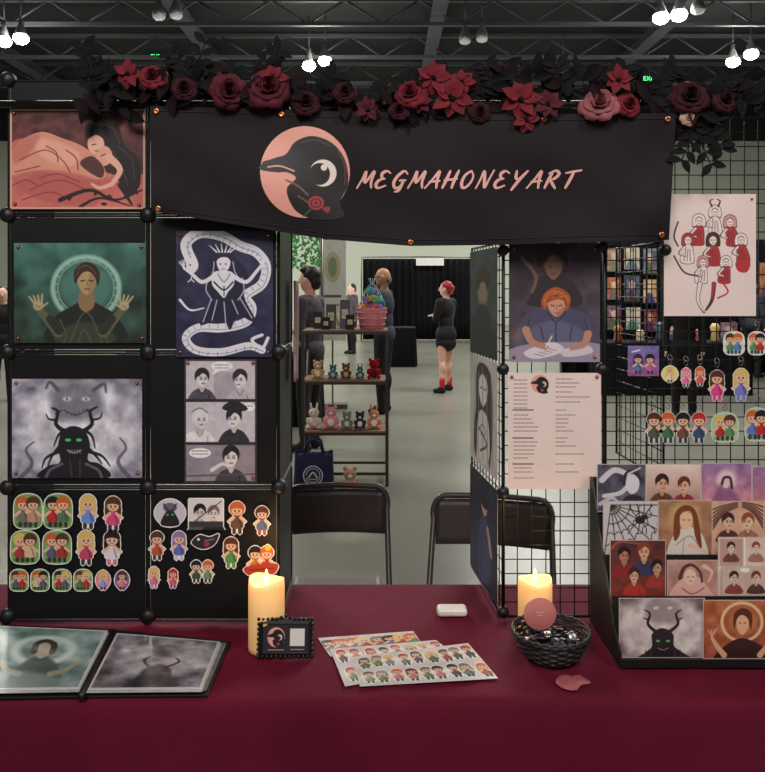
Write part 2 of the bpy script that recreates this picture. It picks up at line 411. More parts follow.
def person(base,yaw,H,skin,arms,label,clothes,hair,legs=None,voxel=0.009,name='person',glasses=False,headyaw=0):
    S=H/1.7; R=Matrix.Rotation(yaw,3,'Z'); base=Vector(base); xf=lambda p: base+R@p
    G={}
    HR=Matrix.Rotation(headyaw,3,'Z'); hx=lambda p: HR@Vector(p)
    G['head']=[('e',(0,.01,1.585),(.074,.092,.112)),('e',hx((0,.035,1.535)),(.054,.058,.06)),('c',hx((0,.092,1.59)),hx((0,.112,1.565)),.011,.014),
      ('e',hx((.076,0,1.58)),(.012,.02,.03)),('e',hx((-.076,0,1.58)),(.012,.02,.03))]
    G['neck']=[('c',(0,-.005,1.4),(0,.0,1.5),.056,.05)]
    G['torso']=[('e',(0,0,1.27),(.15,.105,.17)),('c',(-.14,0,1.385),(.14,0,1.385),.052,.052),('e',(0,0,1.08),(.125,.092,.15)),('e',(0,-.01,.93),(.155,.108,.12))]
    G['arm_up']=[];G['arm_low']=[];G['hand']=[]
    for s,(el,wr) in zip((1,-1),arms):
        sh=(.175*s,0,1.38); G['arm_up'].append(('c',sh,el,.05,.039)); G['arm_low'].append(('c',el,wr,.039,.026)); G['hand']+=hand(wr,el,s)
    G['leg_up']=[];G['leg_low']=[];G['foot1']=[];G['foot-1']=[]
    legs=legs or [((.095,.02,.49),(.1,0,.08)),((-.095,.02,.49),(-.1,0,.08))]
    for s,(kn,an) in zip((1,-1),legs):
        G['leg_up'].append(('c',(.085*s,0,.9),kn,.088,.056)); k=Vector(kn);a=Vector(an)
        G['leg_low']+= [('c',kn,an,.054,.036),('e',k.lerp(a,.3)+Vector((0,-.015,0)),(.052,.055,.12))]
        G['foot%d'%s]+= [('c',a+Vector((0,-.02,-.035)),a+Vector((0,.13,-.05)),.036,.028),('c',an,a+Vector((0,.05,-.03)),.036,.033)]
    allp=sum(G.values(),[])
    body=remesh(name,allp,voxel,xf,S,skin,None,label,'person')
    for (nm,m,gs,grow,extra) in clothes:
        pr=sum([G[g] for g in gs],[]); 
        remesh(nm,[ (p[0],p[1],p[2],p[3]+grow,p[4]+grow) if p[0]=='c' else ('e',p[1],tuple(q+grow for q in p[2])) for p in pr]+extra,voxel,xf,S,m,body)
    nm,m,pr=hair
    if pr: remesh(nm,[(p[0],hx(p[1]),hx(p[2]),p[3],p[4]) if p[0]=='c' else (p[0],hx(p[1]),p[2]) for p in pr],voxel,xf,S,m,body)
    for s in (-1,1):
        b=MB(); b.ell(xf(hx((.03*s,.088,1.598))*S),.012*S,10,8); b.mi=1; b.ell(xf(hx((.03*s,.098,1.598))*S),.006*S,8,6); b.obj('eye',[M_eye,M_pupil],body)
    b=MB(); b.tube([xf(hx(q)*S) for q in ((-.022,.084,1.537),(0,.092,1.535),(.022,.084,1.537))],.005*S,8); b.obj('mouth',M_lip,body)
    if glasses:
        b=MB()
        for s in (-1,1):
            b.tube([xf(hx((.032*s+.024*math.cos(a),.108,1.597+.02*math.sin(a)))*S) for a in np.linspace(0,6.283,14)[:-1]],.003*S,6,closed=True)
            b.tube([xf(hx((.056*s,.106,1.6))*S),xf(hx((.08*s,.02,1.6))*S)],.003*S,6)
        b.tube([xf(hx((-.01,.11,1.6))*S),xf(hx((.01,.11,1.6))*S)],.003*S,6)
        b.obj('eyeglasses',M_black,body)
    return body
M_eye=mat('eye_white',(240,238,232),0.3,var=0); M_pupil=mat('eye_dark',(30,22,20),0.2,var=0); M_lip=mat('lips',(165,80,78),0.5,var=0)
sk1=mat('skin_fair',(228,176,152),0.55,var=0.04); sk2=mat('skin_tan',(190,135,105),0.55,var=0.04)
c_black=mat('black_clothes',(18,18,22),0.85,var=0.2); c_red=mat('red_shoes',(195,32,44),0.7); c_char=mat('charcoal_shirt',(52,54,64),0.85); c_pat=mat('patterned_shirt',(70,60,70),0.8,var=0.6,scale=25)
h_red=mat('red_hair',(160,36,38),0.6,var=0.3); h_blk=mat('black_hair',(20,16,16),0.6); h_grey=mat('grey_hair',(110,100,95),0.7)
crossed=[((.2,.05,1.12),(-.05,.17,1.17)),((-.2,.05,1.12),(.06,.19,1.13))]
hang=[((.22,-.02,1.11),(.22,.05,.87)),((-.22,-.02,1.11),(-.22,.05,.87))]
work=[((.22,0,1.12),(.12,.22,1.12)),((-.22,0,1.12),(-.12,.22,1.12))]
hair_short=[('e',(0,-.018,1.625),(.084,.09,.09)),('e',(0,-.06,1.57),(.07,.05,.08))]
def shoes(m): return [('shoe',m,['foot1'],.008,[]),('shoe',m,['foot-1'],.008,[])]
pw=PX(446,392,12.0)
person((pw.x,12.0,0.0),math.radians(50),1.70,sk1,crossed,'standing red haired woman with crossed arms, short black dress, red shoes',
  [('dress',c_black,['torso','arm_up'],.014,[('e',(0,0,.88),(.19,.15,.17)),('c',(-.04,0,.76),(.04,0,.76),.14,.14)])]+shoes(c_black)+
   [('sock',c_red,[],0,[('c',(.17,.06,.20),(.175,.06,.10),.046,.043)]),('sock',c_red,[],0,[('c',(-.17,-.05,.20),(-.175,-.05,.10),.046,.043)])],
  ('hair',h_red,hair_short+[('e',(0,-.09,1.60),(.05,.05,.05))]),legs=[((.12,.06,.49),(.175,.06,.08)),((-.12,-.01,.49),(-.175,-.05,.08))],headyaw=.35)
pm=PX(384,410,10.0)
person((pm.x,10.0,0.0),math.radians(75),1.86,sk2,work,'standing bald bearded man in charcoal shirt and dark trousers',
  [('shirt',c_char,['torso','arm_up'],.014,[]),('trousers',c_black,['leg_up','leg_low'],.014,[('e',(0,-.01,.92),(.165,.12,.11))])]+shoes(c_black),
  ('beard',h_grey,[('e',(0,.05,1.505),(.052,.045,.045)),('e',(0,-.06,1.56),(.07,.03,.05))]),glasses=True)
pn=PX(309,430,7.6)
person((pn.x,7.7,0.0),math.radians(70),1.8,sk1,work,'standing person with short black hair and patterned shirt behind shelf',
  [('shirt',c_pat,['torso','arm_up'],.014,[]),('trousers',c_black,['leg_up','leg_low'],.014,[('e',(0,-.01,.92),(.165,.12,.11))])]+shoes(c_black),
  ('hair',h_blk,hair_short+[('e',(0,.04,1.68),(.07,.06,.035))]))
for (u,d,yw,Hh,top) in ((684,9.6,160,1.64,c_black),(752,14.0,-60,1.75,c_char),(3,11.0,200,1.62,c_black),(352,19.0,120,1.7,c_pat)):
    q=PX(u,400,d)
    person((q.x,d,0),math.radians(yw),Hh,sk1,hang,'standing visitor in dark top and trousers near a booth',
      [('shirt',top,['torso','arm_up','arm_low'],.014,[]),('trousers',c_black,['leg_up','leg_low'],.014,[('e',(0,-.01,.92),(.165,.12,.11))])]+shoes(c_black),
      ('hair',h_blk,hair_short),voxel=0.012)

# ---------------------------------------------------------------- metal shelf with plush toys
sx0=PX(303,0,6.3).x; sx1=PX(387,0,6.3).x; m_frame=mat('shelf_metal',(70,66,64),0.4,metal=0.7); m_wood=mat('shelf_board',(128,92,68),0.6,var=0.25,scale=8)
SH=empty('metal_shelf_unit',((sx0+sx1)/2,6.5,0),'open metal shelf unit with brown boards holding plush toys','shelf')
b=MB()
for x in (sx0,sx1):
    for y in (6.3,6.7): b.box((x,y,0.62),(0.025,0.025,1.24))
    b.tube([(x,6.3,.1),(x,6.7,1.1)],.006,6)
for z in (.10,.42,.83,1.235):
    for y in (6.3,6.7): b.box(((sx0+sx1)/2,y,z),(sx1-sx0,.02,.02))
    for x in (sx0,sx1): b.box((x,6.5,z),(.02,.4,.02))
b.obj('frame',m_frame,SH)
for z in (.42,.83,1.235):
    b=MB(); b.box(((sx0+sx1)/2,6.5,z+.017),(sx1-sx0+.01,.41,.014)); b.obj('shelf_board',m_wood,SH,bevel=.002)
def plush(p,s,col,col2,label,ears='round'):
    m1=mat('plush_fur',col,0.95,bump=.5,bscale=200,spec=.1); m2=mat('plush_accent',col2,0.95,spec=.1)
    b=MB(); b.ell(p+Vector((0,0,s*.38)),(s*.36,s*.3,s*.38)); 
    for sg in (-1,1):
        b.ell(p+Vector((sg*s*.3,-s*.22,s*.12)),(s*.13,s*.2,s*.12)); b.ell(p+Vector((sg*s*.36,-s*.1,s*.45)),(s*.1,s*.1,s*.2))
    b.ell(p+Vector((0,-s*.04,s*.92)),(s*.32,s*.28,s*.28))
    for sg in (-1,1):
        if ears=='round': b.ell(p+Vector((sg*s*.24,0,s*1.18)),s*.11)
        else: b.tube([p+Vector((sg*s*.14,0,s*1.1)),p+Vector((sg*s*.2,0,s*1.5))],[s*.09,s*.05],10)
    b.mi=1; b.ell(p+Vector((0,-s*.3,s*.86)),(s*.12,s*.08,s*.09)); b.ell(p+Vector((0,-s*.26,s*.36)),(s*.2,s*.08,s*.22))
    b.mi=2
    for sg in (-1,1): b.ell(p+Vector((sg*s*.12,-s*.29,s*.98)),s*.035,8,6)
    b.obj('plush_toy',[m1,m2,M_pupil],label=label,cat='plush toy',group='plush toys on the shelf unit')
pl=[(318,.855,.12,(205,170,120),(240,225,190),'tan plush toy sitting on upper shelf board','round'),(333,.855,.09,(70,120,125),(180,200,190),'teal plush toy sitting on upper shelf board','round'),
(346,.855,.10,(120,80,60),(220,180,140),'brown plush toy sitting on upper shelf board','round'),(374,.855,.13,(175,25,35),(60,50,50),'red plush toy sitting on upper shelf board','round'),
(360,.855,.08,(60,110,120),(200,200,150),'blue green plush toy sitting on upper shelf board','long'),
(314,.445,.14,(225,215,195),(245,190,195),'cream plush toy on middle shelf board','long'),(331,.445,.15,(235,160,170),(250,220,220),'pink plush toy on middle shelf board','round'),
(347,.445,.11,(120,150,130),(230,220,200),'grey green plush toy on middle shelf board','round'),(360,.445,.11,(60,60,65),(235,235,235),'black and white plush toy on middle shelf board','round'),(374,.445,.13,(225,150,120),(250,240,210),'orange plush toy on middle shelf board','long'),
(350,.0,.16,(190,150,120),(230,210,180),'beige plush toy sitting on floor beside tote bag','round')]
for (u,zz,s,c1,c2,l,e) in pl:
    y=6.42 if zz>0 else 6.1
    plush(Vector((PX(u,0,y).x,y,zz)),s,c1,c2,l,e)
m_kraft=mat('cream_cards',(215,205,185),0.7); m_gold=mat('gold_jewellery',(200,160,90),0.3,metal=1)
for (u,hh,w) in ((318,.14,.075),(331,.20,.085),(345,.24,.085),(326,.1,.06),(350,.12,.07)):
    yy=6.57 if hh>.13 else 6.40
    p=Vector((PX(u,0,yy).x,yy,1.26)); e=empty('jewellery_display',p,'small black jewellery display block with cream cards','jewellery display','jewellery displays on top of the shelf unit')
    b=MB(); b.prism([p+Vector((-w/2,-.04,0)),p+Vector((-w/2,.05,0)),p+Vector((-w/2,.05,hh)),p+Vector((-w/2,.02,hh))],(w,0,0)); b.obj('display_block',M_black,e)
    b=MB(); b.box(p+Vector((0,-.02,hh*.5)),(w*.6,.006,hh*.35),Matrix.Rotation(-.35,3,'X')); b.obj('card',m_kraft,e)
    b=MB(); b.tube([p+Vector((.012*math.cos(a),-.034,hh*.5+.014*math.sin(a))) for a in np.linspace(0,6.28,12)[:-1]],.002,5,closed=True); b.obj('ring',m_gold,e)
p=Vector((PX(372,0,6.47).x,6.47,1.26)); e=empty('gift_basket',p,'pink basket of bright colourful pom poms under clear peaked wrap','basket')
m_pink=mat('pink_basket',(235,150,160),0.6)
b=MB(); b.lathe([(.0,0),(.10,0),(.125,.17),(.13,.175),(.12,.17),(.1,.02),(0,.02)],p,28)
for k in range(3): b.tube([p+Vector(((.108+.008*k)*math.cos(a),(.108+.008*k)*math.sin(a),.04+.05*k)) for a in np.linspace(0,6.283,30)[:-1]],.005,6,closed=True)
b.obj('basket',m_pink,e)
pcs=[(240,200,40),(60,170,220),(240,90,120),(120,200,90),(250,140,50),(170,100,210),(80,210,200)]
for k in range(18):
    a=k*2.4; lv=k//7; rr=(.085-.022*lv)*math.sqrt((k%7+.5)/7); zz=.17+.06*lv+.03*(1-rr/.1)
    b=MB(); b.ell(p+Vector((rr*math.cos(a),rr*math.sin(a),zz)),.031,12,8); b.obj('pompom',mat('pompom',pcs[k%7],.95,bump=.6,bscale=300),e)
b=MB()
for k in range(9):
    a=k*.7; b.tube([p+Vector((.115*math.cos(a),.115*math.sin(a),.18)),p+Vector((.06*math.cos(a),.06*math.sin(a),.32)),p+Vector((.01*math.cos(a),.01*math.sin(a),.38)),p+Vector((.03*math.cos(a),.03*math.sin(a),.42))],.004,5)
b.obj('clear_wrap',mat('clear_wrap',(190,215,225),.15,trans=.6),e)
p=PX(314,485,5.95); e=empty('tote_bag',(p.x,5.95,0),'navy fabric tote bag with round emblem standing on floor','bag')
m_navy=mat('navy_canvas',(28,30,66),0.85,var=.2,scale=12)
def totefn(s,t):
    a=s*2*math.pi; bulge=.05+.03*math.sin(t*math.pi); w=.155*(1-.06*t)
    return Vector((p.x+w*math.copysign(abs(math.cos(a))**.5,math.cos(a)),5.95+bulge*math.copysign(abs(math.sin(a))**.7,math.sin(a))+.01*math.sin(9*a+3*t),.01+.34*t+.01*math.sin(3*a)*t))
b=MB(); b.grid(totefn,48,10); b.obj('bag_body',m_navy,e,solid=.004)
for y in (-.05,.05):
    b=MB(); b.tube([Vector((p.x-.07,5.95+y,.34)),Vector((p.x-.05,5.95+y,.43)),Vector((p.x,5.95+y,.46)),Vector((p.x+.05,5.95+y,.43)),Vector((p.x+.07,5.95+y,.34))],.008,8)
    b.obj('handle',m_navy,e)
c=Cv(0,0,40,40,2,(28,30,66),0); c.ell(20,20,18,18,(200,205,220),ring=1.2); c.ell(20,20,13,13,(190,195,215),ring=.7); c.line([(12,24),(20,14),(28,24)],1.2,(210,210,225)); c.line([(13,27),(27,27)],1,(200,160,90)); c.A[:]=np.where(np.hypot(c.U-20,c.V-20)<19,1,0)
X0=p.x-.08;Z0=.11
cvobj(c,quad(c,(X0,5.862,Z0+.16),(X0+.16,5.862,Z0+.16),(X0+.16,5.862,Z0),(X0,5.862,Z0)),'emblem',M_print,e)
c=Cv(0,0,30,80,2,(222,222,212)); c.noise(18,6,3); c.ell(15,22,9,12,(190,170,120),a=.7); c.ell(15,22,5,8,(120,140,120),a=.8); c.line([(6,45),(24,45)],1,(90,80,70)); c.line([(8,52),(22,52)],.7,(120,110,90)); c.line([(6,70),(15,60),(24,70)],1.5,(170,150,110))
e=empty('banner_stand',(PX(333,0,10.4).x,10.4,0),'tall pale roll up banner with gold motif standing on floor','banner stand')
x=PX(334,0,10.4).x
cvobj(c,quad(c,(x-.2,10.4,2.25),(x+.16,10.4,2.25),(x+.16,10.4,.9),(x-.2,10.4,.9)),'banner_print',M_print,e)
b=MB(); b.tube([(x-.2,10.41,2.25),(x+.17,10.41,2.25)],.012,8); b.tube([(x-.02,10.42,0.02),(x-.02,10.42,2.24)],.012,8); b.box((x-.02,10.42,.03),(.4,.2,.06)); b.obj('banner_pole',M_steel,e)
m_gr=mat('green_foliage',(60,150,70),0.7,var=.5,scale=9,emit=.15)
X0=PX(270,0,10.2).x; X1=PX(320,0,10.2).x
FA=empty('foliage_arch',((X0+X1)/2,10.2,0),'steel tube arch hung with bright green leafy garland','garland')
b=MB()
for k in range(300):
    q=Vector((random.uniform(X0,X1),10.2+random.uniform(-.04,.04),random.uniform(1.86,2.3))); a=random.uniform(0,6.28); r=.035
    t=Vector((math.cos(a),random.uniform(-.3,.3),math.sin(a)))*r; n=Vector((-math.sin(a),0,math.cos(a)))*r*.4
    b.add([q-t,q+n,q+t,q-n],[(0,1,2,3)])
b.obj('foliage',m_gr,FA,kind='stuff',fixn=False)
b=MB(); b.tube([(X0-.6,10.26,0),(X0-.6,10.26,2.3),(X1+.02,10.26,2.3),(X1+.02,10.26,0)],.02,8); b.obj('frame',M_steel,FA)

# ---------------------------------------------------------------- booth seen through wire grid
drape('booth_backdrop',3.3,8.6,14.4,2.5,m_drape,'black pleated backdrop curtain of neighbouring booth',16)
clothtable(3.3,5.5,11.6,12.4,0.78,m_bcloth,'neighbouring booth table with long black cloth')
pr_=np.random.RandomState(21)
for k,(u0,v0,u1,v1,cc) in enumerate([(607,248,621,272,(150,120,96)),(624,247,640,270,(196,182,160)),(643,248,657,274,(110,120,136)),(607,277,621,300,(176,104,76)),(624,275,640,302,(86,96,110)),(643,279,657,304,(206,170,130)),(607,305,622,330,(120,84,100)),(625,307,641,330,(200,190,180)),(644,309,657,332,(140,70,60)),(759,262,776,300,(180,120,84)),(759,304,776,332,(120,130,140)),(661,322,680,344,(180,160,140)),(720,322,738,342,(150,110,120))]):
    c=Cv(0,0,20,30,2,cc); c.noise(70,5,k+11); c.ell(10,11,4,5,(230,200,170),a=.8); c.blob([(3,29),(6,18),(14,18),(17,29)],tuple(pr_.randint(40,120,3)),a=.8); c.line([(4,6),(16,24)],1.2,tuple(pr_.randint(90,220,3)),a=.5); c.border(1,(40,36,38))
    d=14.2
    cvobj(c,quad(c,PX(u0,v0,d),PX(u1,v0,d),PX(u1,v1,d),PX(u0,v1,d)),'framed_art_print',M_print,label='small framed art print hung on black backdrop',cat='art print',group='art prints on the neighbouring booth')
for k,(u,hh,cc) in enumerate([(618,.25,(180,110,80)),(640,.18,(210,190,160)),(660,.3,(80,100,120)),(700,.2,(170,80,80)),(715,.28,(210,180,110)),(728,.16,(100,120,150))]):
    x=PX(u,0,11.8).x; b=MB(); b.lathe([(0,0),(.06,0),(.07,.03),(.05,hh*.5),(.075,hh*.8),(.04,hh),(0,hh)],(x,11.8,.785),16); b.obj('ornament_vase',mat('vase',cc,.4),label='small coloured ornament vase on black table',cat='vase',group='ornaments on the neighbouring table')

# ================================================================ TABLE
b=MB()
b.box((0,1.94,.725),(2.4,.6,.03))
for x in (-1.1,1.1):
    for y in (1.72,2.15): b.tube([(x,y,.71),(x,y,0)],.014,10)
    b.tube([(x,1.72,.12),(x,2.15,.12)],.01,8)
b.obj('folding_table',mat('table_grey',(120,120,118),.6),label='grey folding table hidden beneath the burgundy cloth',cat='table')
prof=[(2.262,.30),(2.258,.55),(2.25,.735),(2.243,.7475),(2.23,.75)]+[(2.23-.6*i/40,.75) for i in range(1,41)]+[(1.62,.7485),(1.612,.744),(1.607,.735)]+[(1.605-.02*i/24,.735-.72*i/24) for i in range(1,25)]
def clothfn(s,t):
    k=t*(len(prof)-1); i=min(int(k),len(prof)-2); f=k-i
    y=prof[i][0]*(1-f)+prof[i+1][0]*f; z=prof[i][1]*(1-f)+prof[i+1][1]*f
    x=-1.25+2.5*s
    if z<.748 and y<1.8:
        w=min(1,(.75-z)/.45); y+=-.022*w*(math.sin(x*9+.8*math.sin(3*x))+.5*math.sin(x*23+1))-0.006*w*math.sin(z*18+x*5)
    elif z>.749: z-=.0012*(1+math.sin(x*31+y*9+2*math.sin(y*20+x*3)))+.0008*math.sin(x*70-y*40)
    y+=.004*math.sin(x*6)*(1 if y<1.65 else 0)
    return Vector((x,y,z))
b=MB(); b.grid(clothfn,260,len(prof)-1); b.obj('tablecloth',M_cloth,label='plain burgundy tablecloth draped over the vendor table',cat='tablecloth')

# ================================================================ LEFT RACK
D=1.97
cx=[8,148,279]; rv=[80,215,352,487,628]
XR=[PX(u,0,D).x for u in cx]; ZR=[PX(0,v,D).z for v in rv]; ZR[-1]=.758
RK=empty('display_rack',((XR[0]+XR[2])/2,D,.755),'tall black panel display rack with round connectors standing on the table','display rack')
def panel(TL,TR,BR,BL,parent,th=.003):
    TL,TR,BR,BL=map(Vector,(TL,TR,BR,BL)); n=(TR-TL).cross(BL-TL).normalized()
    b=MB(); g=.006
    ce=(TL+TR+BR+BL)/4; ins=[c+(ce-c).normalized()*g for c in (TL,TR,BR,BL)]
    b.prism(ins,n*th); b.obj('panel',M_panel,parent)
    b=MB(); rad=.018; out=[]
    cs=[TL,TR,BR,BL]
    for i in range(4):
        p=cs[i]; a=(cs[i-1]-p).normalized(); q=(cs[(i+1)%4]-p).normalized()
        for t in np.linspace(0,1,5): 
            p1=p+a*rad*(1-t)**2+q*rad*t*t; out.append(p1)
    b.tube(out,.003,6,closed=True); b.obj('panel_frame',M_wire,parent)
for r in range(4):
    for k in range(2):
        g=.003
        panel((XR[k]+g,D,ZR[r]-g),(XR[k+1]-g,D,ZR[r]-g),(XR[k+1]-g,D,ZR[r+1]+g),(XR[k]+g,D,ZR[r+1]+g),RK)
    for xx in (XR[2],XR[0]):
        panel((xx,D+.004,ZR[r]-.003),(xx,D+.27,ZR[r]-.003),(xx,D+.27,ZR[r+1]+.003),(xx,D+.004,ZR[r+1]+.003),RK)
for x in XR:
    for z in ZR:
        zz=max(z,.772)
        b=MB(); b.lathe([(0,-.016),(.012,-.015),(.019,-.008),(.02,0),(.02,.008),(.012,.014),(0,.014)],(x,D,zz),18,Matrix.Rotation(-math.pi/2,3,'X')); b.obj('connector',M_black,RK)
DP=D-.007
# --- art 1
c=Cv(10,109,145,209,1.9); c.grad((92,46,46),(66,34,36)); c.noise(50,14,1,(1,.6,.6))
for i,(x0,y0,x1,y1) in enumerate([(12,120,60,114),(40,128,90,116),(110,114,142,122),(20,132,44,126)]): c.line([(x0,y0),((x0+x1)/2,(y0+y1)/2-3),(x1,y1)],(3,1),(120,62,58),a=.5,soft=3)
c.blob([(8,150),(30,138),(60,150),(100,170),(130,178),(148,175),(148,212),(8,212)],(206,112,104)); c.noise(24,9,2,(1,.8,.8))
c.blob([(9,165),(16,145),(40,132),(62,138),(82,146),(100,160),(104,178),(70,178),(40,172),(20,182)],(222,150,130)); c.blob([(34,140),(60,142),(80,155),(70,166),(44,158)],(240,178,158),a=.8,soft=4)
c.blob([(12,150),(26,138),(40,135),(32,150),(16,164)],(190,106,96),a=.7,soft=4)
c.blob([(12,178),(50,170),(100,182),(95,205),(40,200)],(188,92,92),a=.8,soft=3)
for pts in ([(20,160),(45,150),(62,160),(70,172)],[(30,190),(60,180),(90,192)],[(15,172),(40,166)],[(46,146),(56,152),(58,162)],[(66,150),(76,158),(78,170)],[(22,200),(50,192),(70,200)],[(40,178),(58,174),(80,182)],[(12,186),(26,180),(38,186)]): c.line(pts,.6,(146,62,60))
c.blob([(85,128),(100,118),(118,126),(124,145),(138,158),(140,185),(128,195),(116,175),(108,150),(92,145)],(26,18,22))
for pts in ([(96,124),(112,128),(120,144)],[(118,146),(132,160),(134,180)],[(112,150),(122,168),(128,186)]): c.line(pts,.5,(84,56,60))
c.blob([(88,140),(95,135),(103,139),(104,150),(97,155),(89,150)],(240,184,164)); c.blob([(97,150),(106,146),(112,153),(110,163),(101,166),(96,158)],(230,166,144)); c.line([(92,145),(96,144)],.5,(60,20,25)); c.line([(101,156),(105,154)],.5,(60,20,25)); c.line([(95,151),(98,151)],.6,(170,60,60)); c.line([(88,138),(95,134)],.8,(40,24,28))
c.line([(110,158),(120,170),(112,184)],(4,2),(236,178,158)); c.line([(112,184),(100,188),(92,184)],(2.2,1.2),(236,178,158)); c.blob([(80,164),(92,156),(104,168),(100,178)],(60,32,38),a=.85)
c.line([(60,200),(90,190),(115,200),(142,190)],(2.2,.8),(32,18,22)); c.line([(80,207),(100,198),(130,206)],(1.6,.6),(32,18,22)); c.line([(120,185),(132,205)],(2.5,1),(34,20,24))
for x,y in ((70,198),(96,193),(110,197),(126,197),(136,192),(104,204)): c.ell(x,y,3,1.6,(36,20,24),rot=x*7)
c.border(1.6,(216,170,150))
o=cvobj(c,flat(DP),'art_print',M_print,label='salmon and maroon painting of two reclining embracing figures',cat='art print',group='art prints on the display rack'); pins(o,[(14,113),(140,113),(15,204),(139,205)],DP-.002)
# --- art 2
c=Cv(14,243,146,343,1.9); c.grad((60,108,98),(38,56,48)); c.noise(60,20,4,(.7,1,.9))
c.ell(86,288,33,31,(164,208,198),ring=2.4,a=.9,soft=3); c.ell(86,288,26,24,(84,136,128),a=.6,soft=8); c.ell(86,288,28,27,(140,180,170),ring=.5); 
for a in np.linspace(0,6.28,24): c.line([(86+29*math.cos(a),288+28*math.sin(a)),(86+31.5*math.cos(a),288+30.5*math.sin(a))],.4,(200,220,210),a=.7)
c.blob([(48,343),(54,318),(72,306),(86,300),(102,306),(118,318),(124,343)],(28,34,32)); c.blob([(60,330),(84,322),(110,330),(112,343),(58,343)],(66,74,56),a=.7,soft=3)
for pts in ([(70,343),(80,318),(86,312)],[(102,343),(92,318),(86,312)],[(60,320),(66,334),(64,343)],[(112,320),(106,334),(108,343)],[(78,343),(84,330),(92,343)]): c.line(pts,.7,(78,88,72))
c.blob([(80,292),(93,292),(94,306),(86,312),(79,306)],(146,116,84)); c.blob([(78,276),(86,271),(95,276),(95,287),(87,295),(79,287)],(184,152,114)); c.blob([(90,274),(95,277),(95,287),(88,294)],(150,120,88),a=.7,soft=2)
c.blob([(75,284),(74,272),(79,265),(86,262),(95,265),(100,274),(98,286),(95,278),(90,272),(84,272),(79,277)],(58,38,28)); c.line([(78,268),(88,266),(96,274)],.6,(100,70,50)); c.line([(76,276),(80,268),(86,265)],.5,(100,70,50))
c.line([(81,281),(84.5,280.5)],.6,(40,25,20)); c.line([(89,280.5),(93,281)],.6,(40,25,20)); c.line([(87,281),(87.5,286)],.4,(130,96,70)); c.line([(84.5,289),(89.5,289)],.6,(120,60,50))
for sg,hx_,hy_ in ((1,38,304),(-1,124,304)):
    c.line([(hx_+sg*20,332),(hx_+sg*10,320),(hx_,308)],(5.5,3),(96,98,70)); c.line([(hx_+sg*21,330),(hx_+sg*12,319)],(5,4),(40,46,42)); c.ell(hx_,306,5,4.4,(176,164,122))
    for k in range(4): c.line([(hx_-sg*3+k*2*sg*1.1,304),(hx_-sg*(9-k*4.4),296.5-k*.8)],(1.2,.8),(182,170,128))
    c.line([(hx_+sg*4,307),(hx_+sg*9.5,303)],(1.2,.9),(176,164,122)); c.line([(hx_-2,305),(hx_+2,308)],.4,(120,104,76))
o=cvobj(c,flat(DP),'art_print',M_print,label='dark teal painting print of haloed figure raising both hands',cat='art print',group='art prints on the display rack'); pins(o,[(18,247),(141,247),(18,338),(142,338)],DP-.002)
# --- art 3
c=Cv(176,231,273,357,2.1,(38,37,72)); c.noise(22,12,5)
W=(232,230,240); N=(28,27,58)
for x,y in ((186,316),(262,312),(188,348),(258,240),(182,240),(250,330)): c.ell(x,y,7,4,(60,60,100),a=.5,soft=3)
path=[(192,262),(186,244),(200,233),(222,236),(240,246),(256,252),(266,266),(262,284),(246,296),(252,308),(246,322),(222,328),(198,328),(186,338),(196,350),(222,352),(248,346),(262,350)]
c.line(path,(6.5,4.5),N); c.line(path,(5.6,3.8),W); c.line([(x+1.5,y+1.5) for x,y in path],(.5,.4),(150,150,180))
sp=smoothpoly(path,6,False)
for i in range(3,len(sp)-3,2):
    x,y=sp[i]; x1,y1=sp[i+1]; L=math.hypot(x1-x,y1-y)+1e-6; c.line([(x,y),(x-(y1-y)/L*3.6,y+(x1-x)/L*3.6)],.3,(110,110,150))
c.blob([(186,262),(190,258),(197,260),(198,268),(192,274),(187,269)],W); c.ell(190,265,.9,.9,N); c.line([(192,274),(191,279),(188,282)],.5,W); c.line([(191,279),(194,282)],.5,W)
c.line([(262,335),(252,340),(262,348),(268,338)],1.6,W)
c.blob([(224,256),(213,258),(205,278),(211,300),(200,325),(222,318),(230,330),(238,316),(256,322),(244,296),(248,275),(236,258)],(26,24,54))
for pts in ([(211,300),(203,322)],[(217,300),(212,320)],[(224,302),(226,326)],[(232,300),(238,314)],[(240,298),(252,318)],[(208,280),(206,290),(212,300)],[(242,278),(244,290),(238,300)]): c.line(pts,.55,(190,188,214))
c.blob([(214,272),(232,272),(234,284),(228,292),(224,298),(218,292),(212,284)],W); c.line([(214,282),(224,290),(233,282)],.8,N); c.line([(218,274),(224,282),(230,274)],.5,(120,118,150)); c.line([(224,286),(224,296)],.5,N)
c.blob([(217,260),(223,256),(230,260),(229,268),(223,273),(218,268)],W); c.blob([(212,270),(214,254),(224,249),(234,254),(235,272),(230,260),(224,257),(217,260)],N); c.line([(214,262),(213,272),(209,280)],.6,(180,178,205)); c.line([(233,262),(235,272),(240,280)],.6,(180,178,205))
for dx in (-8,-4.5,-1,2.5,6,9): c.line([(223+dx*.8,252),(223+dx*1.7,243+abs(dx)*.3)],(.9,.3),W)
c.line([(214,276),(202,282),(192,274),(184,268)],(2.2,1.4),W); c.line([(233,276),(246,282),(256,272),(264,262)],(2.2,1.4),W)
for k in range(4): c.line([(184,268),(179+k*2,262-k)],.5,W); c.line([(264,262),(261+k*2.2,255+k)],.5,W)
c.ell(220.5,264,.8,.9,N); c.ell(225.8,264,.8,.9,N); c.line([(221.5,269),(225,269)],.35,(150,60,80))
c.line([(180,300),(190,310),(204,308)],(1.4,.6),W)
o=cvobj(c,flat(DP),'art_print',M_print,label='navy and white ink print of crowned figure with serpent',cat='art print',group='art prints on the display rack'); pins(o,[(180,235),(268,235),(180,352),(268,352)],DP-.002)
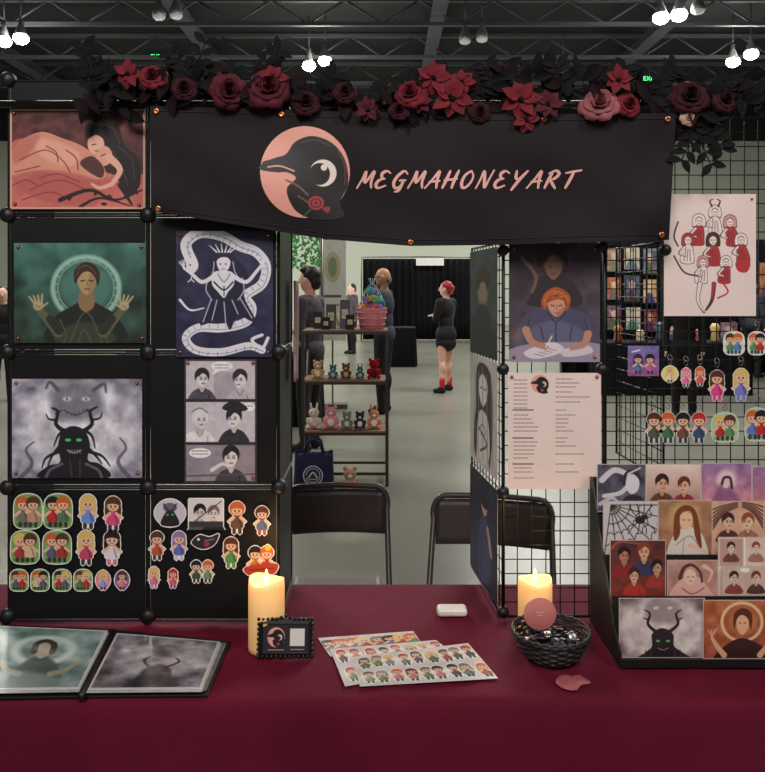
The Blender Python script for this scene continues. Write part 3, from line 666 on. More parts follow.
# --- art 4
c=Cv(12,379,142,478,1.9,(138,134,154)); c.noise(80,20,6); c.ell(76,430,62,50,(222,220,232),a=.92,soft=10); c.noise(60,12,8)
r=np.random.RandomState(4)
for i in range(40):
    a=r.uniform(0,6.28); x=76+r.uniform(44,62)*math.cos(a); y=430+r.uniform(34,48)*math.sin(a); c.ell(x,y,r.uniform(5,10),r.uniform(3,6),(236,234,244) if i%2 else (120,116,136),a=.35,soft=5)
c.blob([(50,408),(54,388),(66,382),(84,382),(98,390),(104,410),(90,420),(62,420)],(110,106,124),a=.75,soft=8); c.noise(24,6,31)
c.line([(58,390),(50,382),(46,388)],(2,1),(90,86,102),soft=2); c.line([(94,390),(104,384),(106,392)],(2,1),(90,86,102),soft=2); c.ell(67,399,4.4,2.2,(206,204,220),soft=1.5); c.ell(86,399,4.4,2.2,(206,204,220),soft=1.5); c.ell(67,399,.8,1.5,(50,46,60)); c.ell(86,399,.8,1.5,(50,46,60))
c.line([(64,410),(76,415),(90,409)],.6,(60,56,70))
for k in range(6): c.line([(66+k*4.2,411+2*math.sin(k)),(67+k*4.2,414+2*math.sin(k))],.35,(60,56,70))
c.blob([(40,478),(48,466),(60,462),(58,446),(62,432),(72,426),(84,430),(90,444),(88,460),(100,464),(108,478)],(26,22,32))
for pts in ([(60,446),(52,456),(48,466)],[(58,452),(46,458),(42,468)],[(88,448),(96,456),(102,464)],[(90,452),(102,456),(110,466)],[(64,430),(58,436),(54,446)],[(84,430),(92,436),(95,448)]): c.line(pts,(1.8,.6),(28,24,34))
c.line([(65,432),(56,424),(58,412),(52,408)],(2.4,.9),(26,22,32)); c.line([(82,432),(92,424),(90,412),(97,407)],(2.4,.9),(26,22,32)); c.line([(57,420),(49,419),(46,414)],(1.3,.5),(26,22,32)); c.line([(91,420),(100,418),(102,412)],(1.3,.5),(26,22,32)); c.line([(56,414),(62,410)],(1,.4),(26,22,32)); c.line([(91,414),(86,409)],(1,.4),(26,22,32))
c.ell(68,440,3,1.5,(80,210,120)); c.ell(79,440,3,1.5,(80,210,120)); c.line([(67,450),(74,453),(81,450)],.6,(150,140,160))
for k in range(5): c.line([(69+k*2.6,450),(70+k*2.6,453)],.35,(180,170,190))
c.line([(20,478),(32,464),(26,450),(34,442)],(2.4,.8),(90,86,104),a=.8); c.line([(130,478),(118,462),(126,448),(120,438)],(2.4,.8),(90,86,104),a=.8)
c.line([(62,464),(50,470),(46,478)],1.4,(96,92,110)); c.line([(86,464),(98,470),(102,478)],1.4,(96,92,110)); c.line([(70,460),(72,478)],.8,(60,56,70)); c.line([(80,460),(80,478)],.8,(60,56,70))
o=cvobj(c,flat(DP),'art_print',M_print,label='grey lavender print of horned shadow creature before pale moon',cat='art print',group='art prints on the display rack'); pins(o,[(16,383),(137,383),(16,473),(138,473)],DP-.002)
# --- art 5 comic page
c=Cv(184,359,257,483,2.4,(44,40,48))
def scribe(c,x,y,w,n=2,col=(60,60,60)):
    for j in range(n):
        xx=x
        while xx<x+w-1: c.line([(xx,y+j*3),(xx+1.8,y+j*3)],.35,col,smooth=False); xx+=2.8
c.rect(186,361,255,399,(206,196,206)); c.rect(214,372,236,399,(176,164,178)); bust(c,202,379,14,(40,34,44),coat=(84,78,92),turn=1); bust(c,240,380,14,(46,40,50),coat=(196,188,198),turn=-1); c.ell(222,366,11,4.5,(245,243,246)); c.blob([(216,368),(220,370),(212,375)],(245,243,246)); scribe(c,215,365,15,2)
c.rect(186,402,255,442,(206,198,210)); bust(c,200,420,15,(226,220,228),coat=(232,226,234),turn=1); c.line([(192,412),(200,408),(208,413)],.5,(90,84,94)); bust(c,234,419,15,(34,28,36),coat=(50,44,54),turn=-1); c.ell(249,407,6,4.4,(245,243,246)); scribe(c,245,406,8,1); c.ell(191,436,5,4,(245,243,246)); c.blob([(222,408),(234,400),(248,409),(234,412)],(34,28,36))
c.rect(186,445,255,481,(150,140,154)); c.noise(14,5,2); bust(c,231,458,16,(30,26,34),coat=(66,60,72)); c.line([(212,470),(222,464),(228,466)],(2,1.2),(226,220,224)); c.ell(200,453,11,5,(245,243,246)); scribe(c,192,451,16,2); c.line([(186,476),(255,474)],.8,(90,84,94))
c.rect(184,399,257,402,(44,40,48)); c.rect(184,442,257,445,(44,40,48)); c.border(2,(44,40,48))
c.noise(8,4,9)
o=cvobj(c,flat(DP),'art_print',M_print,label='grey and white three panel comic page print on rack',cat='art print',group='art prints on the display rack'); pins(o,[(188,363),(253,363),(253,478)],DP-.002)
# --- stickers on rack
G1=(120,170,90); GP=(190,215,150)
def stk(u,v,w,h,fn,label,d=DP,m=M_gloss,k=3,par=None,name='sticker',cat='sticker',group='stickers on the display rack',sc=2.6):
    c=Cv(u-w/2-3,v-h/2-3,u+w/2+3,v+h/2+3,sc,(245,243,240),0); fn(c,u,v,w,h)
    c.outline(k); return cvobj(c,flat(d),name,m,par,label if par is None else None,cat if par is None else None,group if par is None else None)
def pair(bg,h1,t1,h2,t2,rnd=False):
    def f(c,u,v,w,h):
        if bg is not None:
            c.blob([(u-w*.46,v+h*.1),(u-w*.4,v-h*.35),(u,v-h*.47),(u+w*.4,v-h*.35),(u+w*.46,v+h*.1),(u+w*.36,v+h*.45),(u-w*.36,v+h*.45)],bg)
            c.ell(u+w*.22,v-h*.3,w*.14,h*.1,tuple(min(255,q*1.2) for q in bg)); c.ell(u-w*.1,v+h*.38,w*.3,h*.07,tuple(q*.75 for q in bg))
        chibi(c,u-w*.17,v+h*.02,h*.85,h1,t1); chibi(c,u+w*.17,v+h*.02,h*.85,h2,t2,arm=1)
    return f
def single(hair,top,bot=(60,50,60),long=1,bg=None,skin=PEACH):
    def f(c,u,v,w,h):
        if bg is not None: c.ell(u,v,w*.48,h*.48,bg)
        chibi(c,u,v+h*.02,h*.95,hair,top,bot,skin,long)
    return f
BR=(90,50,35);BL=(225,190,110);RD=(190,50,50);BK=(32,26,32);OR=(210,100,50);PK=(235,130,160);BU=(90,130,200);PU=(130,90,170)
for (u,v,w,h,f,l) in [
 (28,511,30,36,pair(G1,OR,(120,120,110),BR,(200,150,130)),'green die cut sticker of two cuddling cartoon people'),
 (58,511,30,36,pair(G1,BK,RD,OR,(90,120,100)),'green die cut sticker of two playing cartoon people'),
 (88,511,22,36,single(BL,(110,150,220)),'sticker of blonde cartoon girl in blue dress'),
 (113,513,22,36,single(BR,(220,80,140)),'sticker of cartoon girl in pink dress'),
 (25,547,30,34,pair(G1,BL,(180,60,60),BR,(220,190,150)),'green die cut sticker of blonde and brown haired pair'),
 (57,547,30,34,pair(G1,OR,(90,100,130),BR,(170,60,50)),'green die cut sticker of red haired and brown haired pair'),
 (86,547,24,36,single(BL,(200,70,110)),'sticker of blonde cartoon girl in crimson dress'),
 (112,547,24,36,single(BK,(235,225,235),(220,120,150)),'sticker of dark haired cartoon girl in white dress'),
 (19,580,19,22,pair(G1,BR,(90,100,130),OR,RD),'small round green sticker of cartoon pair'),
 (40,580,19,22,pair(G1,OR,(220,200,170),BK,(90,100,130)),'small round green sticker of cartoon pair with pale shirt'),
 (62,580,19,22,pair(G1,BK,RD,BL,(90,100,130)),'small round green sticker of dark and blonde pair'),
 (83,580,19,22,pair(G1,BR,(90,130,80),BL,RD),'small round green sticker of pair in green and red'),
 (103,580,15,20,single(BL,(150,160,220),bg=PK),'small pink sticker of blonde cartoon head'),
 (122,580,15,20,single(BR,PK,bg=PU),'small purple sticker of brown haired cartoon head')]:
    stk(u,v,w,h,f,l)
def moonhead(c,u,v,w,h):
    c.ell(u,v,w*.48,h*.46,(206,203,214)); c.ell(u,v-h*.18,w*.22,h*.16,(110,106,120)); c.blob([(u-w*.28,v+h*.4),(u-w*.15,v),(u,v-h*.1),(u+w*.15,v),(u+w*.28,v+h*.4)],(34,30,40)); c.ell(u-2.5,v+h*.06,1.2,.9,(90,200,120)); c.ell(u+2.5,v+h*.06,1.2,.9,(90,200,120)); c.line([(u-w*.2,v-h*.3),(u,v-h*.05),(u+w*.2,v-h*.3)],.8,(50,46,56))
def sq(c,u,v,w,h):
    c.rect(u-w*.5,v-h*.5,u+w*.5,v+h*.5,(225,220,225)); bust(c,u-w*.18,v,h*.42,BK,(215,205,210),(90,86,96)); bust(c,u+w*.22,v+1,h*.4,(120,110,118),(225,215,220),(40,36,44)); c.rect(u-w*.5,v+h*.3,u+w*.5,v+h*.5,(60,54,64)); c.line([(u-w*.45,v+h*.4),(u+w*.45,v-h*.42)],.5,(60,60,60))
def crow(c,u,v,w,h):
    c.blob([(u-w*.45,v+h*.1),(u-w*.2,v-h*.3),(u+w*.15,v-h*.2),(u+w*.46,v-h*.35),(u+w*.3,v+h*.2),(u-w*.1,v+h*.4)],(40,40,52)); c.ell(u-w*.22,v-h*.08,1.4,1.4,(240,240,240)); c.line([(u,v),(u+w*.3,v-h*.1)],.8,(110,110,130)); c.ell(u+w*.05,v+h*.15,3,2.5,(170,40,60))
def boat(c,u,v,w,h):
    pair(None,BK,(200,120,60),OR,RD)(c,u,v,w,h); c.blob([(u-w*.45,v+h*.2),(u+w*.45,v+h*.1),(u+w*.35,v+h*.42),(u-w*.35,v+h*.45)],(180,60,50)); c.line([(u-w*.36,v+h*.3),(u+w*.38,v+h*.24)],.6,(110,40,36)); c.ell(u+w*.2,v-h*.36,3,3,(230,190,80))
for (u,v,w,h,f,l) in [
 (170,513,32,30,moonhead,'round sticker of horned shadow before moon'),(206,513,34,28,sq,'square comic scene sticker in grey'),
 (237,517,20,34,single(OR,(110,80,60),(80,60,50),0),'sticker of orange haired cartoon figure'),(262,520,22,30,single(BR,(90,110,150),(170,70,50),0),'sticker of brown haired cartoon figure in blue'),
 (157,545,18,30,single(BR,(190,90,60),(60,60,60),0),'sticker of small brown haired figure in rust shirt'),(179,545,16,30,single((150,120,180),(100,110,190),(200,200,230),1),'sticker of lilac haired figure in blue'),
 (205,541,30,20,crow,'sticker of dark crow with rose'),(231,552,20,32,single(BR,(90,150,80),(90,150,80),1),'sticker of figure in long green dress'),(261,560,34,34,boat,'sticker of two figures sitting on red boat'),
 (154,577,14,22,single(BL,(220,120,170),(220,120,170),1),'sticker of blonde girl in pink dress'),(173,578,15,20,single(RD,(230,90,120),(80,60,110),1),'sticker of red haired girl in rose dress'),(202,571,34,26,pair(None,BK,(60,90,70),OR,(110,150,110)),'sticker of two figures in green coats')]:
    stk(u,v,w,h,f,l)
b=MB(); X=XR[2]+.012
b.grid(lambda s,t:Vector((X+.004*math.sin(s*14)+.003, D+.2+.07*s+.01*math.sin(t*5), 1.62-.28*t)),10,8); b.obj('hanging_cloth',mat('pale_pink_cloth',(196,170,172),.8,var=.2),label='narrow pale pink cloth hanging beside the rack',cat='cloth',solid=.002)

# ================================================================ BANNER
DB=1.915
xs7=np.linspace(0,1,7); topv=[106,108,111,113,114,114,113]; botv=[211,225,239,246,245,242,240]
def banner_s(S,T):
    U=(150+526*S)*(1-T)+(152+517*S)*T; V=np.interp(S,xs7,topv)*(1-T)+np.interp(S,xs7,botv)*T
    d=DB+.006*np.sin(S*17+2*T)*(.3+T)+.004*np.sin(S*5+T*6)+.010*np.exp(-((S-.97)/.03)**2)*np.sin(T*6)+.003*np.sin((S*2-T)*9)-.004*T
    return U,V,d
def banner_pt(s,t,off=0):
    U,V,d=banner_s(s,t); p=PX(float(U),float(V),float(d)); p.y-=off; return p
def banner_uv(U,V,off=.001):
    T=0.5+0*U
    for _ in range(4):
        uL=150*(1-T)+152*T; uW=526*(1-T)+517*T; S=np.clip((U-uL)/uW,0,1)
        vt=np.interp(S,xs7,topv); vb=np.interp(S,xs7,botv); T=(V-vt)/(vb-vt)
    _,_,d=banner_s(S,T); dd=d-off
    return np.stack([(U-CU)*dd/F,dd,CH-(V-CV)*dd/F],-1)
BN=empty('fabric_banner',PX(412,246,DB),'wide black fabric banner with pink lettering tied across the booth','banner')
b=MB(); b.grid(lambda s,t:banner_pt(s,t),200,50); b.obj('banner_cloth',M_banner,BN)
m_hem=mat('banner_hem',(48,40,48),.8)
b=MB(); b.tube([banner_pt(s,.045,.0015) for s in np.linspace(.005,.995,80)],.0008,5); b.tube([banner_pt(s,.955,.0015) for s in np.linspace(.005,.995,80)],.0008,5); b.obj('hem_stitching',m_hem,BN)
PY=1.948
for (s,t) in ((.012,.97),(.012,.05),(.5,.975),(.5,.04),(.985,.96),(.985,.05),(.25,.04),(.75,.04)):
    p=banner_pt(s,t,.002); b=MB(); b.lathe([(.0035,-.001),(.007,-.002),(.008,0),(.0035,.001)],p,16,Matrix.Rotation(-math.pi/2,3,'X')); b.obj('grommet',M_copper,BN)
    if t<.1: 
        b=MB(); zz=PX(0,104,PY).z; b.tube([p+Vector((0,-.002,0)),p+Vector((0,.004,.02)),Vector((p.x,PY-.012,zz+.004)),Vector((p.x,PY,zz+.013)),Vector((p.x,PY+.013,zz)),Vector((p.x,PY-.01,zz-.012)),p+Vector((0,.004,0))],.0014,5); b.obj('tie_cord',M_black,BN)
FONT={'M':[[(0,.0),(.14,.55),(.2,.98),(.36,.3),(.68,1.0),(.7,.4),(.82,.02)]],
'E':[[(.66,.88),(.42,1),(.2,.85),(.26,.62),(.46,.55)],[(.46,.55),(.14,.45),(.05,.18),(.25,0),(.62,.14)]],
'G':[[(.68,.84),(.45,1),(.16,.7),(.06,.3),(.25,0),(.5,.12),(.6,.44)],[(.36,.44),(.7,.46)],[(.6,.44),(.5,-.1),(.3,-.22)]],
'A':[[(0,0),(.3,.55),(.52,1),(.56,.5),(.66,0)],[(.14,.36),(.72,.42)]],
'H':[[(.16,1),(.1,.5),(.02,0)],[(.66,1.02),(.58,.5),(.56,0)],[(.0,.46),(.7,.54)]],
'O':[[(.4,1),(.12,.75),(.06,.3),(.25,0),(.52,.2),(.62,.65),(.42,1)]],
'N':[[(0,0),(.1,.5),(.16,1),(.34,.5),(.5,.02),(.6,.5),(.72,1.04)]],
'Y':[[(.08,1),(.16,.6),(.34,.5)],[(.72,1),(.4,.5),(.12,-.12)]],
'R':[[(.22,.95),(.12,.5),(.04,0)],[(.04,.86),(.36,1.02),(.62,.84),(.44,.56),(.14,.5)],[(.2,.5),(.42,.25),(.66,-.02)]],
'T':[[(.02,.88),(.4,.96),(.86,1.04)],[(.46,.95),(.38,.5),(.26,0)]]}
def letters(text,u0,v0,u1,h,slant):
    rib=[]
    adv=(u1-u0)/(len(text)-.1)
    for i,ch in enumerate(text):
        ww=adv*.98/.8
        for st in FONT[ch]:
            pts=smoothpoly(st,6,False)
            rib.append([(u0+i*adv+x*ww*.82+ y*h*slant, v0-y*h) for x,y in pts])
    return rib
def ribbon_mesh(b,strokes,w,mapf):
    for st in strokes:
        n=len(st); L=[];R_=[]
        for i,(x,y) in enumerate(st):
            x0,y0=st[max(i-1,0)]; x1,y1=st[min(i+1,n-1)]; dx,dy=x1-x0,y1-y0; l=math.hypot(dx,dy)+1e-9
            ww=w*(.75+.35*math.sin(math.pi*i/(n-1)))*(1.15 if dy*1>abs(dx)*.3 else .85)
            L.append((x-dy/l*ww,y+dx/l*ww)); R_.append((x+dy/l*ww,y-dx/l*ww))
        pts=[mapf(*p) for p in L]+[mapf(*p) for p in R_]
        b.add(pts,[(i,i+1,n+i+1,n+i) for i in range(n-1)])
        for e in (st[0],st[-1]):
            k=10; cs=[mapf(e[0]+w*.78*math.cos(a),e[1]+w*.78*math.sin(a)) for a in np.linspace(0,2*math.pi,k,endpoint=False)]
            b.add(cs,[tuple(range(k))])
mapb=lambda x,y: Vector(banner_uv(np.array([[float(x)]]),np.array([[float(y)]]),.0016)[0,0])
b=MB(); ribbon_mesh(b,letters('MEGMAHONEYART',357,188,576,17,.34),1.25,mapb); b.obj('lettering',M_bannerink,BN,fixn=False)
def birdmark(c,ox,oy,s,full=True):
    X=lambda x:ox+(x-305)*s; Y=lambda y:oy+(y-172)*s; P_=lambda pts:[(X(x),Y(y)) for x,y in pts]
    PKc=(236,166,152); DK=(27,23,28)
    c.ell(X(305),Y(172),45*s,46*s,PKc)
    c.blob(P_([(262,163),(272,159),(286,154),(295,142),(312,136),(332,143),(345,160),(348,184),(340,202),(344,216),(322,221),(300,214),(290,202),(287,188),(296,178),(286,172),(275,172)]),DK)
    c.blob(P_([(258,168),(272,159),(290,156),(292,170),(274,172)]),DK)
    c.ell(X(323),Y(173),13.5*s,13.5*s,(244,228,222)); c.ell(X(319.5),Y(174),10.5*s,11*s,DK); c.ell(X(324),Y(167.5),3.2*s,3.2*s,(244,228,222))
    c.ell(X(316),Y(203),8*s,7*s,(176,62,66))
    if full:
        c.line([(268,167),(280,166),(294,171)],.8,PKc); c.line([(286,180),(298,186),(308,195)],.9,(120,90,90))
        c.line([(298,196),(312,204),(322,202)],.7,(120,90,90)); c.line([(338,150),(345,166),(345,184)],1.0,(110,85,88),a=.6); c.line([(302,142),(316,140),(330,146)],.8,(110,85,88),a=.5)
        c.ell(316,203,5,4.2,(120,30,40),ring=.8); c.ell(316,203,1.6,1.6,(90,20,30)); c.line([(312,208),(304,216)],1,(60,80,60)); c.blob([(322,208),(330,207),(328,213)],(150,60,66))
c=Cv(258,124,354,220,2.4,(232,160,148),0); birdmark(c,305,172,1.0)
c.A[:]=np.where(c.A>.45,1,0)
cvobj(c,lambda U,V:banner_uv(U,V,.0016),'emblem',M_print,BN)
b=MB(); b.tube([PX(-2,104,PY),PX(790,104,PY)],.009,10); b.obj('support_pole',M_black,label='black horizontal pole carrying banner and garland',cat='pole')

# ================================================================ GARLAND
GL=empty('flower_garland',PX(400,105,1.93),'long garland of artificial burgundy roses and black leaves along pole','garland')
gm={k:mat('petal_'+k,c_,.75,var=.3,scale=40,spec=.15) for k,c_ in dict(dark=(82,32,42),red=(112,36,46),dusty=(152,90,96),pale=(205,170,155),wine=(54,22,30)).items()}
m_leafk=mat('black_leaf',(11,10,12),.75,var=.3,spec=.18); m_leafd=mat('dark_plum_leaf',(30,17,21),.8,var=.3,spec=.12)
def rose(u,v,d,R,mk,tilt=(0,0)):
    c0=PX(u,v,d); ax=Vector((tilt[0],-1,tilt[1]+.25)).normalized(); q=ax.to_track_quat('Z','Y').to_matrix(); b=MB()
    layers=[(3,.05,.10,.62,0),(4,.10,.22,.58,.05),(5,.14,.42,.50,.15),(6,.18,.68,.36,.3),(7,.2,.95,.14,.42)]
    for li,(n,a,bb,cc,curl) in enumerate(layers):
        for k in range(n):
            ph=2*math.pi*k/n+li*.8+random.uniform(-.1,.1); wv=math.pi/n*1.35; rr=random.uniform(.93,1.07)
            def fn(s,t):
                x=(s*2-1); wt=wv*(math.sin(math.pi*min(1,.2+.62*t))**.7); r=R*rr*(a+bb*math.sin(t*math.pi/2))
                ang=ph+x*wt; rl=r*(1-.12*x*x*t); z=R*(cc*t-curl*t**3)-R*.05*x*x+.04*R*math.sin(5*x+3*ph)*t
                return c0+q@Vector((rl*math.cos(ang),rl*math.sin(ang),z))
            b.grid(fn,6,5)
    b.ell(c0+q@Vector((0,0,R*.25)),R*.12,8,6)
    b.obj('rose',gm[mk],GL,fixn=False)
def leafmesh(b,p,dirv,nrm,L,Wd):
    dirv=dirv.normalized(); sd=dirv.cross(nrm).normalized(); nn=sd.cross(dirv); prof_=[(0,0),(.15,.5),(.35,.95),(.55,1),(.75,.7),(.9,.3),(1,0)]
    vs=[]
    for t,w in prof_:
        for s in (-1,0,1): vs.append(p+dirv*L*t+sd*Wd*w*s*.5+nn*(abs(s)*Wd*.18*w - L*.18*t*t))
    fs=[]
    for i in range(len(prof_)-1):
        for s in (0,1): a=i*3+s; fs.append((a,a+1,a+4,a+3))
    b.add(vs,fs,True)
def starflower(u,v,d,R,mk,n=7):
    c0=PX(u,v,d); b=MB()
    for k in range(n):
        a=2*math.pi*k/n+random.uniform(-.2,.2); dv=Vector((math.cos(a),random.uniform(-.5,.0),math.sin(a))); leafmesh(b,c0,dv,Vector((0,-1,0.2)),R*random.uniform(.8,1.1),R*.62)
    b.mi=1
    for k in range(5): b.ell(c0+Vector((random.uniform(-.1,.1)*R,-R*.15,random.uniform(-.1,.1)*R)),R*.09,8,6)
    b.obj('pointed_blossom',[gm[mk],m_leafk],GL,fixn=False)
k=1.93/F
for (u,v,R,mk) in [(229,90,17,'dark'),(269,87,20,'dark'),(258,97,11,'wine'),(306,102,13,'wine'),(152,76,13,'red'),(410,93,15,'red'),(600,103,18,'dusty'),(629,104,12,'red'),(690,96,17,'wine'),(184,88,12,'wine'),(689,117,8,'pale'),(399,110,10,'wine'),(345,92,11,'wine'),(480,112,10,'wine'),(725,100,12,'wine')]:
    rose(u,v,1.90,R*k,mk,(random.uniform(-.3,.3),random.uniform(-.2,.3)))
for (u,v,R,mk) in [(368,110,14,'dark'),(433,78,20,'red'),(452,98,22,'red'),(520,100,20,'red'),(526,120,15,'red'),(618,80,16,'red'),(128,74,15,'red'),(272,78,16,'red'),(420,102,14,'dark'),(548,104,16,'dark'),(462,82,14,'red')]:
    starflower(u,v,1.90,R*k,mk)
lc=[(u,95+10*math.sin(u*.02)) for u in range(95,760,14)]
for i,(u,v) in enumerate(lc):
    b=MB(); pc0=PX(u,v,1.925)
    for kk in range(6):
        p=PX(u+random.uniform(-9,9),v+random.uniform(-16,12),1.925+random.uniform(-.02,.03)); a=random.uniform(0,6.28)
        b.tube([pc0,p],.001,4)
        leafmesh(b,p,Vector((math.cos(a),random.uniform(-.6,.3),math.sin(a))),Vector((random.uniform(-.4,.4),-1,random.uniform(-.2,.5))),random.uniform(16,28)*k,random.uniform(8,13)*k)
    b.obj('leaf_cluster',m_leafk if i%3 else m_leafd,GL,fixn=False)
for (pts) in [[(196,92),(198,66),(206,40)],[(190,90),(184,68),(172,52)],[(92,92),(90,66),(84,44)],[(112,80),(100,70),(88,68)],[(262,80),(266,62),(280,50)],[(500,95),(492,78),(486,66)],[(560,100),(560,80),(556,64)],[(660,95),(664,78),(674,68)],[(690,120),(700,140),(712,168)],[(694,122),(690,142),(680,162)],[(700,130),(716,140),(722,150)],[(320,100),(328,84),(336,74)],[(620,96),(622,80),(626,68)],[(742,104),(752,96),(764,92)],[(716,110),(724,96),(730,80)]]:
    b=MB(); P=[PX(u,v,1.92) for u,v in smoothpoly(pts,5,False)]; b.tube(P,.0016,5)
    for i in range(1,len(P),2):
        for s in (-1,1):
            t=(P[i]-P[i-1]).normalized(); sd=t.cross(Vector((0,1,0)))*s; leafmesh(b,P[i],t*.6+sd+Vector((0,-.25,0)),Vector((0,-1,.2)),16*k,8*k)
    b.obj('leaf_sprig',m_leafk,GL,fixn=False)
b=MB(); b.tube([PX(u,98+8*math.sin(u*.02)+3*math.sin(u*.13),1.925) for u in range(88,765,8)],.004,6); b.obj('garland_stem',m_leafk,GL)

# ================================================================ WIRE GRIDS (right side)
DG=2.0
def wiregrid(name,TL,TR,BL,pitch,par=None,r=.0015):
    TL,TR,BL=map(Vector,(TL,TR,BL)); ex=(TR-TL); ez=(BL-TL); nx=max(1,round(ex.length/pitch)); nz=max(1,round(ez.length/pitch)); b=MB()
    n=ex.cross(ez).normalized()*.0015
    for i in range(nx+1):
        rr=.0032 if i in (0,nx) else r; p=TL+ex*i/nx; b.tube([p,p+ez],rr,5)
    for j in range(nz+1):
        rr=.0032 if j in (0,nz) else r; p=TL+ez*j/nz+n; b.tube([p,p+ex],rr,5)
    return b.obj(name,M_wire,par)
zb=.758
W1=empty('wire_grid_rack',(.5,DG,zb),'black wire grid rack with round connectors standing on the table','wire grid rack')
xL=PX(503,0,DG).x; xM=PX(603,0,DG).x; xR=PX(800,0,DG).x
zt1=PX(0,242,DG).z; zt2=PX(0,118,DG).z
wiregrid('wire_panel',(xL,DG,zt2),(xM,DG,zt2),(xL,DG,zb),.036,W1)
wiregrid('wire_panel',(xM+.006,DG,zt2),(xR,DG,zt2),(xM+.006,DG,zb),.036,W1)
xs=PX(472,0,2.36).x
wiregrid('wire_panel',(xL,DG+.004,zt1),(xs,2.36,zt1),(xL,DG+.004,zb),.036,W1)
x6=PX(664,0,DG).x
wiregrid('wire_panel',(x6,DG+.004,zt1),(x6-.02,2.34,zt1),(x6,DG+.004,zb+.35),.036,W1)
b=MB(); b.tube([(xM+.003,DG-.004,zb),(xM+.003,DG-.004,zt2)],.0055,8); b.obj('post',M_wire,W1)
b=MB(); b.tube([(xL,DG-.004,zb),(xL,DG-.004,zt2)],.0045,8); b.obj('post',M_wire,W1)
for (u,v) in ((503,250),(503,369),(503,492),(602,247),(602,369),(602,492),(503,612),(665,250)):
    b=MB(); b.lathe([(0,-.014),(.01,-.013),(.015,-.006),(.016,.004),(.01,.012),(0,.012)],PX(u,v,DG-.003),16,Matrix.Rotation(-math.pi/2,3,'X')); b.obj('connector',M_black,W1)
DQ=DG-.008
# art 6
c=Cv(509,243,600,362,1.9,(62,50,60)); c.grad((60,46,54),(88,78,98)); c.noise(34,14,12)
c.blob([(509,243),(540,243),(532,290),(509,300)],(44,34,42),a=.6,soft=8)
c.blob([(530,296),(536,280),(548,275),(566,276),(580,292),(578,306),(530,306)],(46,38,46)); c.blob([(545,264),(552,256),(561,262),(561,272),(553,280),(546,272)],(134,94,80)); c.blob([(538,268),(538,250),(550,243),(566,250),(568,270),(562,258),(552,254),(544,262)],(36,24,28)); c.line([(522,258),(536,276),(532,292)],(2,1.3),(120,88,76)); c.line([(549,267),(552,267)],.4,(50,30,30)); c.line([(556,267),(559,267)],.4,(50,30,30)); c.line([(551,274),(556,274)],.4,(80,40,40))
c.blob([(520,346),(518,328),(530,312),(556,306),(584,313),(594,330),(594,348)],(76,74,102)); c.blob([(530,330),(556,320),(584,332),(580,346),(534,346)],(104,102,130),a=.8,soft=3)
for pts in ([(530,318),(526,334),(530,346)],[(584,318),(588,334),(586,346)],[(548,312),(556,322),(566,312)],[(556,322),(556,344)],[(540,326),(544,340)],[(572,326),(570,340)]): c.line(pts,.6,(52,50,76))
c.blob([(548,300),(556,296),(565,301),(565,309),(557,317),(549,310)],(206,150,124)); c.blob([(558,312),(566,306),(565,310),(557,317)],(160,104,88),a=.7)
c.blob([(545,310),(541,304),(543,296),(548,290),(556,287),(564,290),(570,296),(570,305),(566,311),(565,302),(559,299),(552,301),(548,303)],(172,82,40))
for pts in ([(545,300),(549,293),(555,291)],[(552,297),(557,292),(563,294)],[(560,297),(566,296),(568,302)],[(546,305),(544,300)],[(549,299),(552,295)]): c.line(pts,.9,(206,116,62),a=.8)
for pts in ([(548,302),(552,296),(558,296)],[(560,299),(564,300),(566,306)]): c.line(pts,.5,(110,46,24))
c.line([(551,305),(554,306)],.5,(60,30,30)); c.line([(559,306),(562,305)],.5,(60,30,30)); c.line([(556.5,305),(557,310)],.35,(150,96,80)); c.line([(554.5,313),(559,313)],.4,(140,60,56))
c.blob([(509,350),(540,343),(600,344),(600,362),(509,362)],(156,144,166)); c.blob([(524,352),(552,342),(564,351),(536,359)],(222,210,222)); c.blob([(562,350),(586,345),(592,353),(566,357)],(212,202,214))
for k in range(4): c.line([(534+k*5,354-k*1.8),(544+k*4,356-k*1.8)],.3,(120,110,130))
c.line([(526,330),(532,342),(546,347)],(4,2.6),(190,138,116)); c.line([(546,347),(552,336)],.6,(240,230,230)); c.line([(588,334),(584,344),(572,348)],(4,2.6),(190,138,116)); c.ell(518,335,5,9,(200,160,110),a=.25,soft=6)
k=1.93/F
o=cvobj(c,flat(DQ),'art_print',M_print,label='dusky plum painting print of red haired person writing at table',cat='art print',group='art prints on the wire grid'); pins(o,[(514,249),(595,249),(514,357),(595,357)],DQ-.002)
# price list
c=Cv(508,373,601,489,2.8,(240,220,216)); c.noise(6,30,13)
birdmark(c,540,384,9/45.0,False)
r=np.random.RandomState(3)
def tl(x,y,w,wt=.45,col=(110,100,104)):
    xx=x
    while xx<x+w:
        l=r.uniform(1.5,4.5); c.line([(xx,y),(min(xx+l,x+w),y)],wt,col,a=.8,smooth=False); xx+=l+1.2
for i,y in enumerate(range(380,410,4)): tl(514,y,13)
for i,y in enumerate([379,383,387,392,397,402]): tl(556,y,r.randint(16,36))
for i,y in enumerate([410,415,419,423,427,431,438,442,446,450,454,458,464,468,472,478]): 
    if i in (0,6,12): tl(513,y,20,.7,(80,70,76))
    else: tl(514,y,r.randint(12,28))
    if i%2==0 or i<8: tl(556,y,r.randint(8,30))
o=cvobj(c,flat(DQ),'price_list',M_print,label='pale pink typed price list sheet clipped to wire grid',cat='price list'); pins(o,[(512,377),(597,377)],DQ-.002)
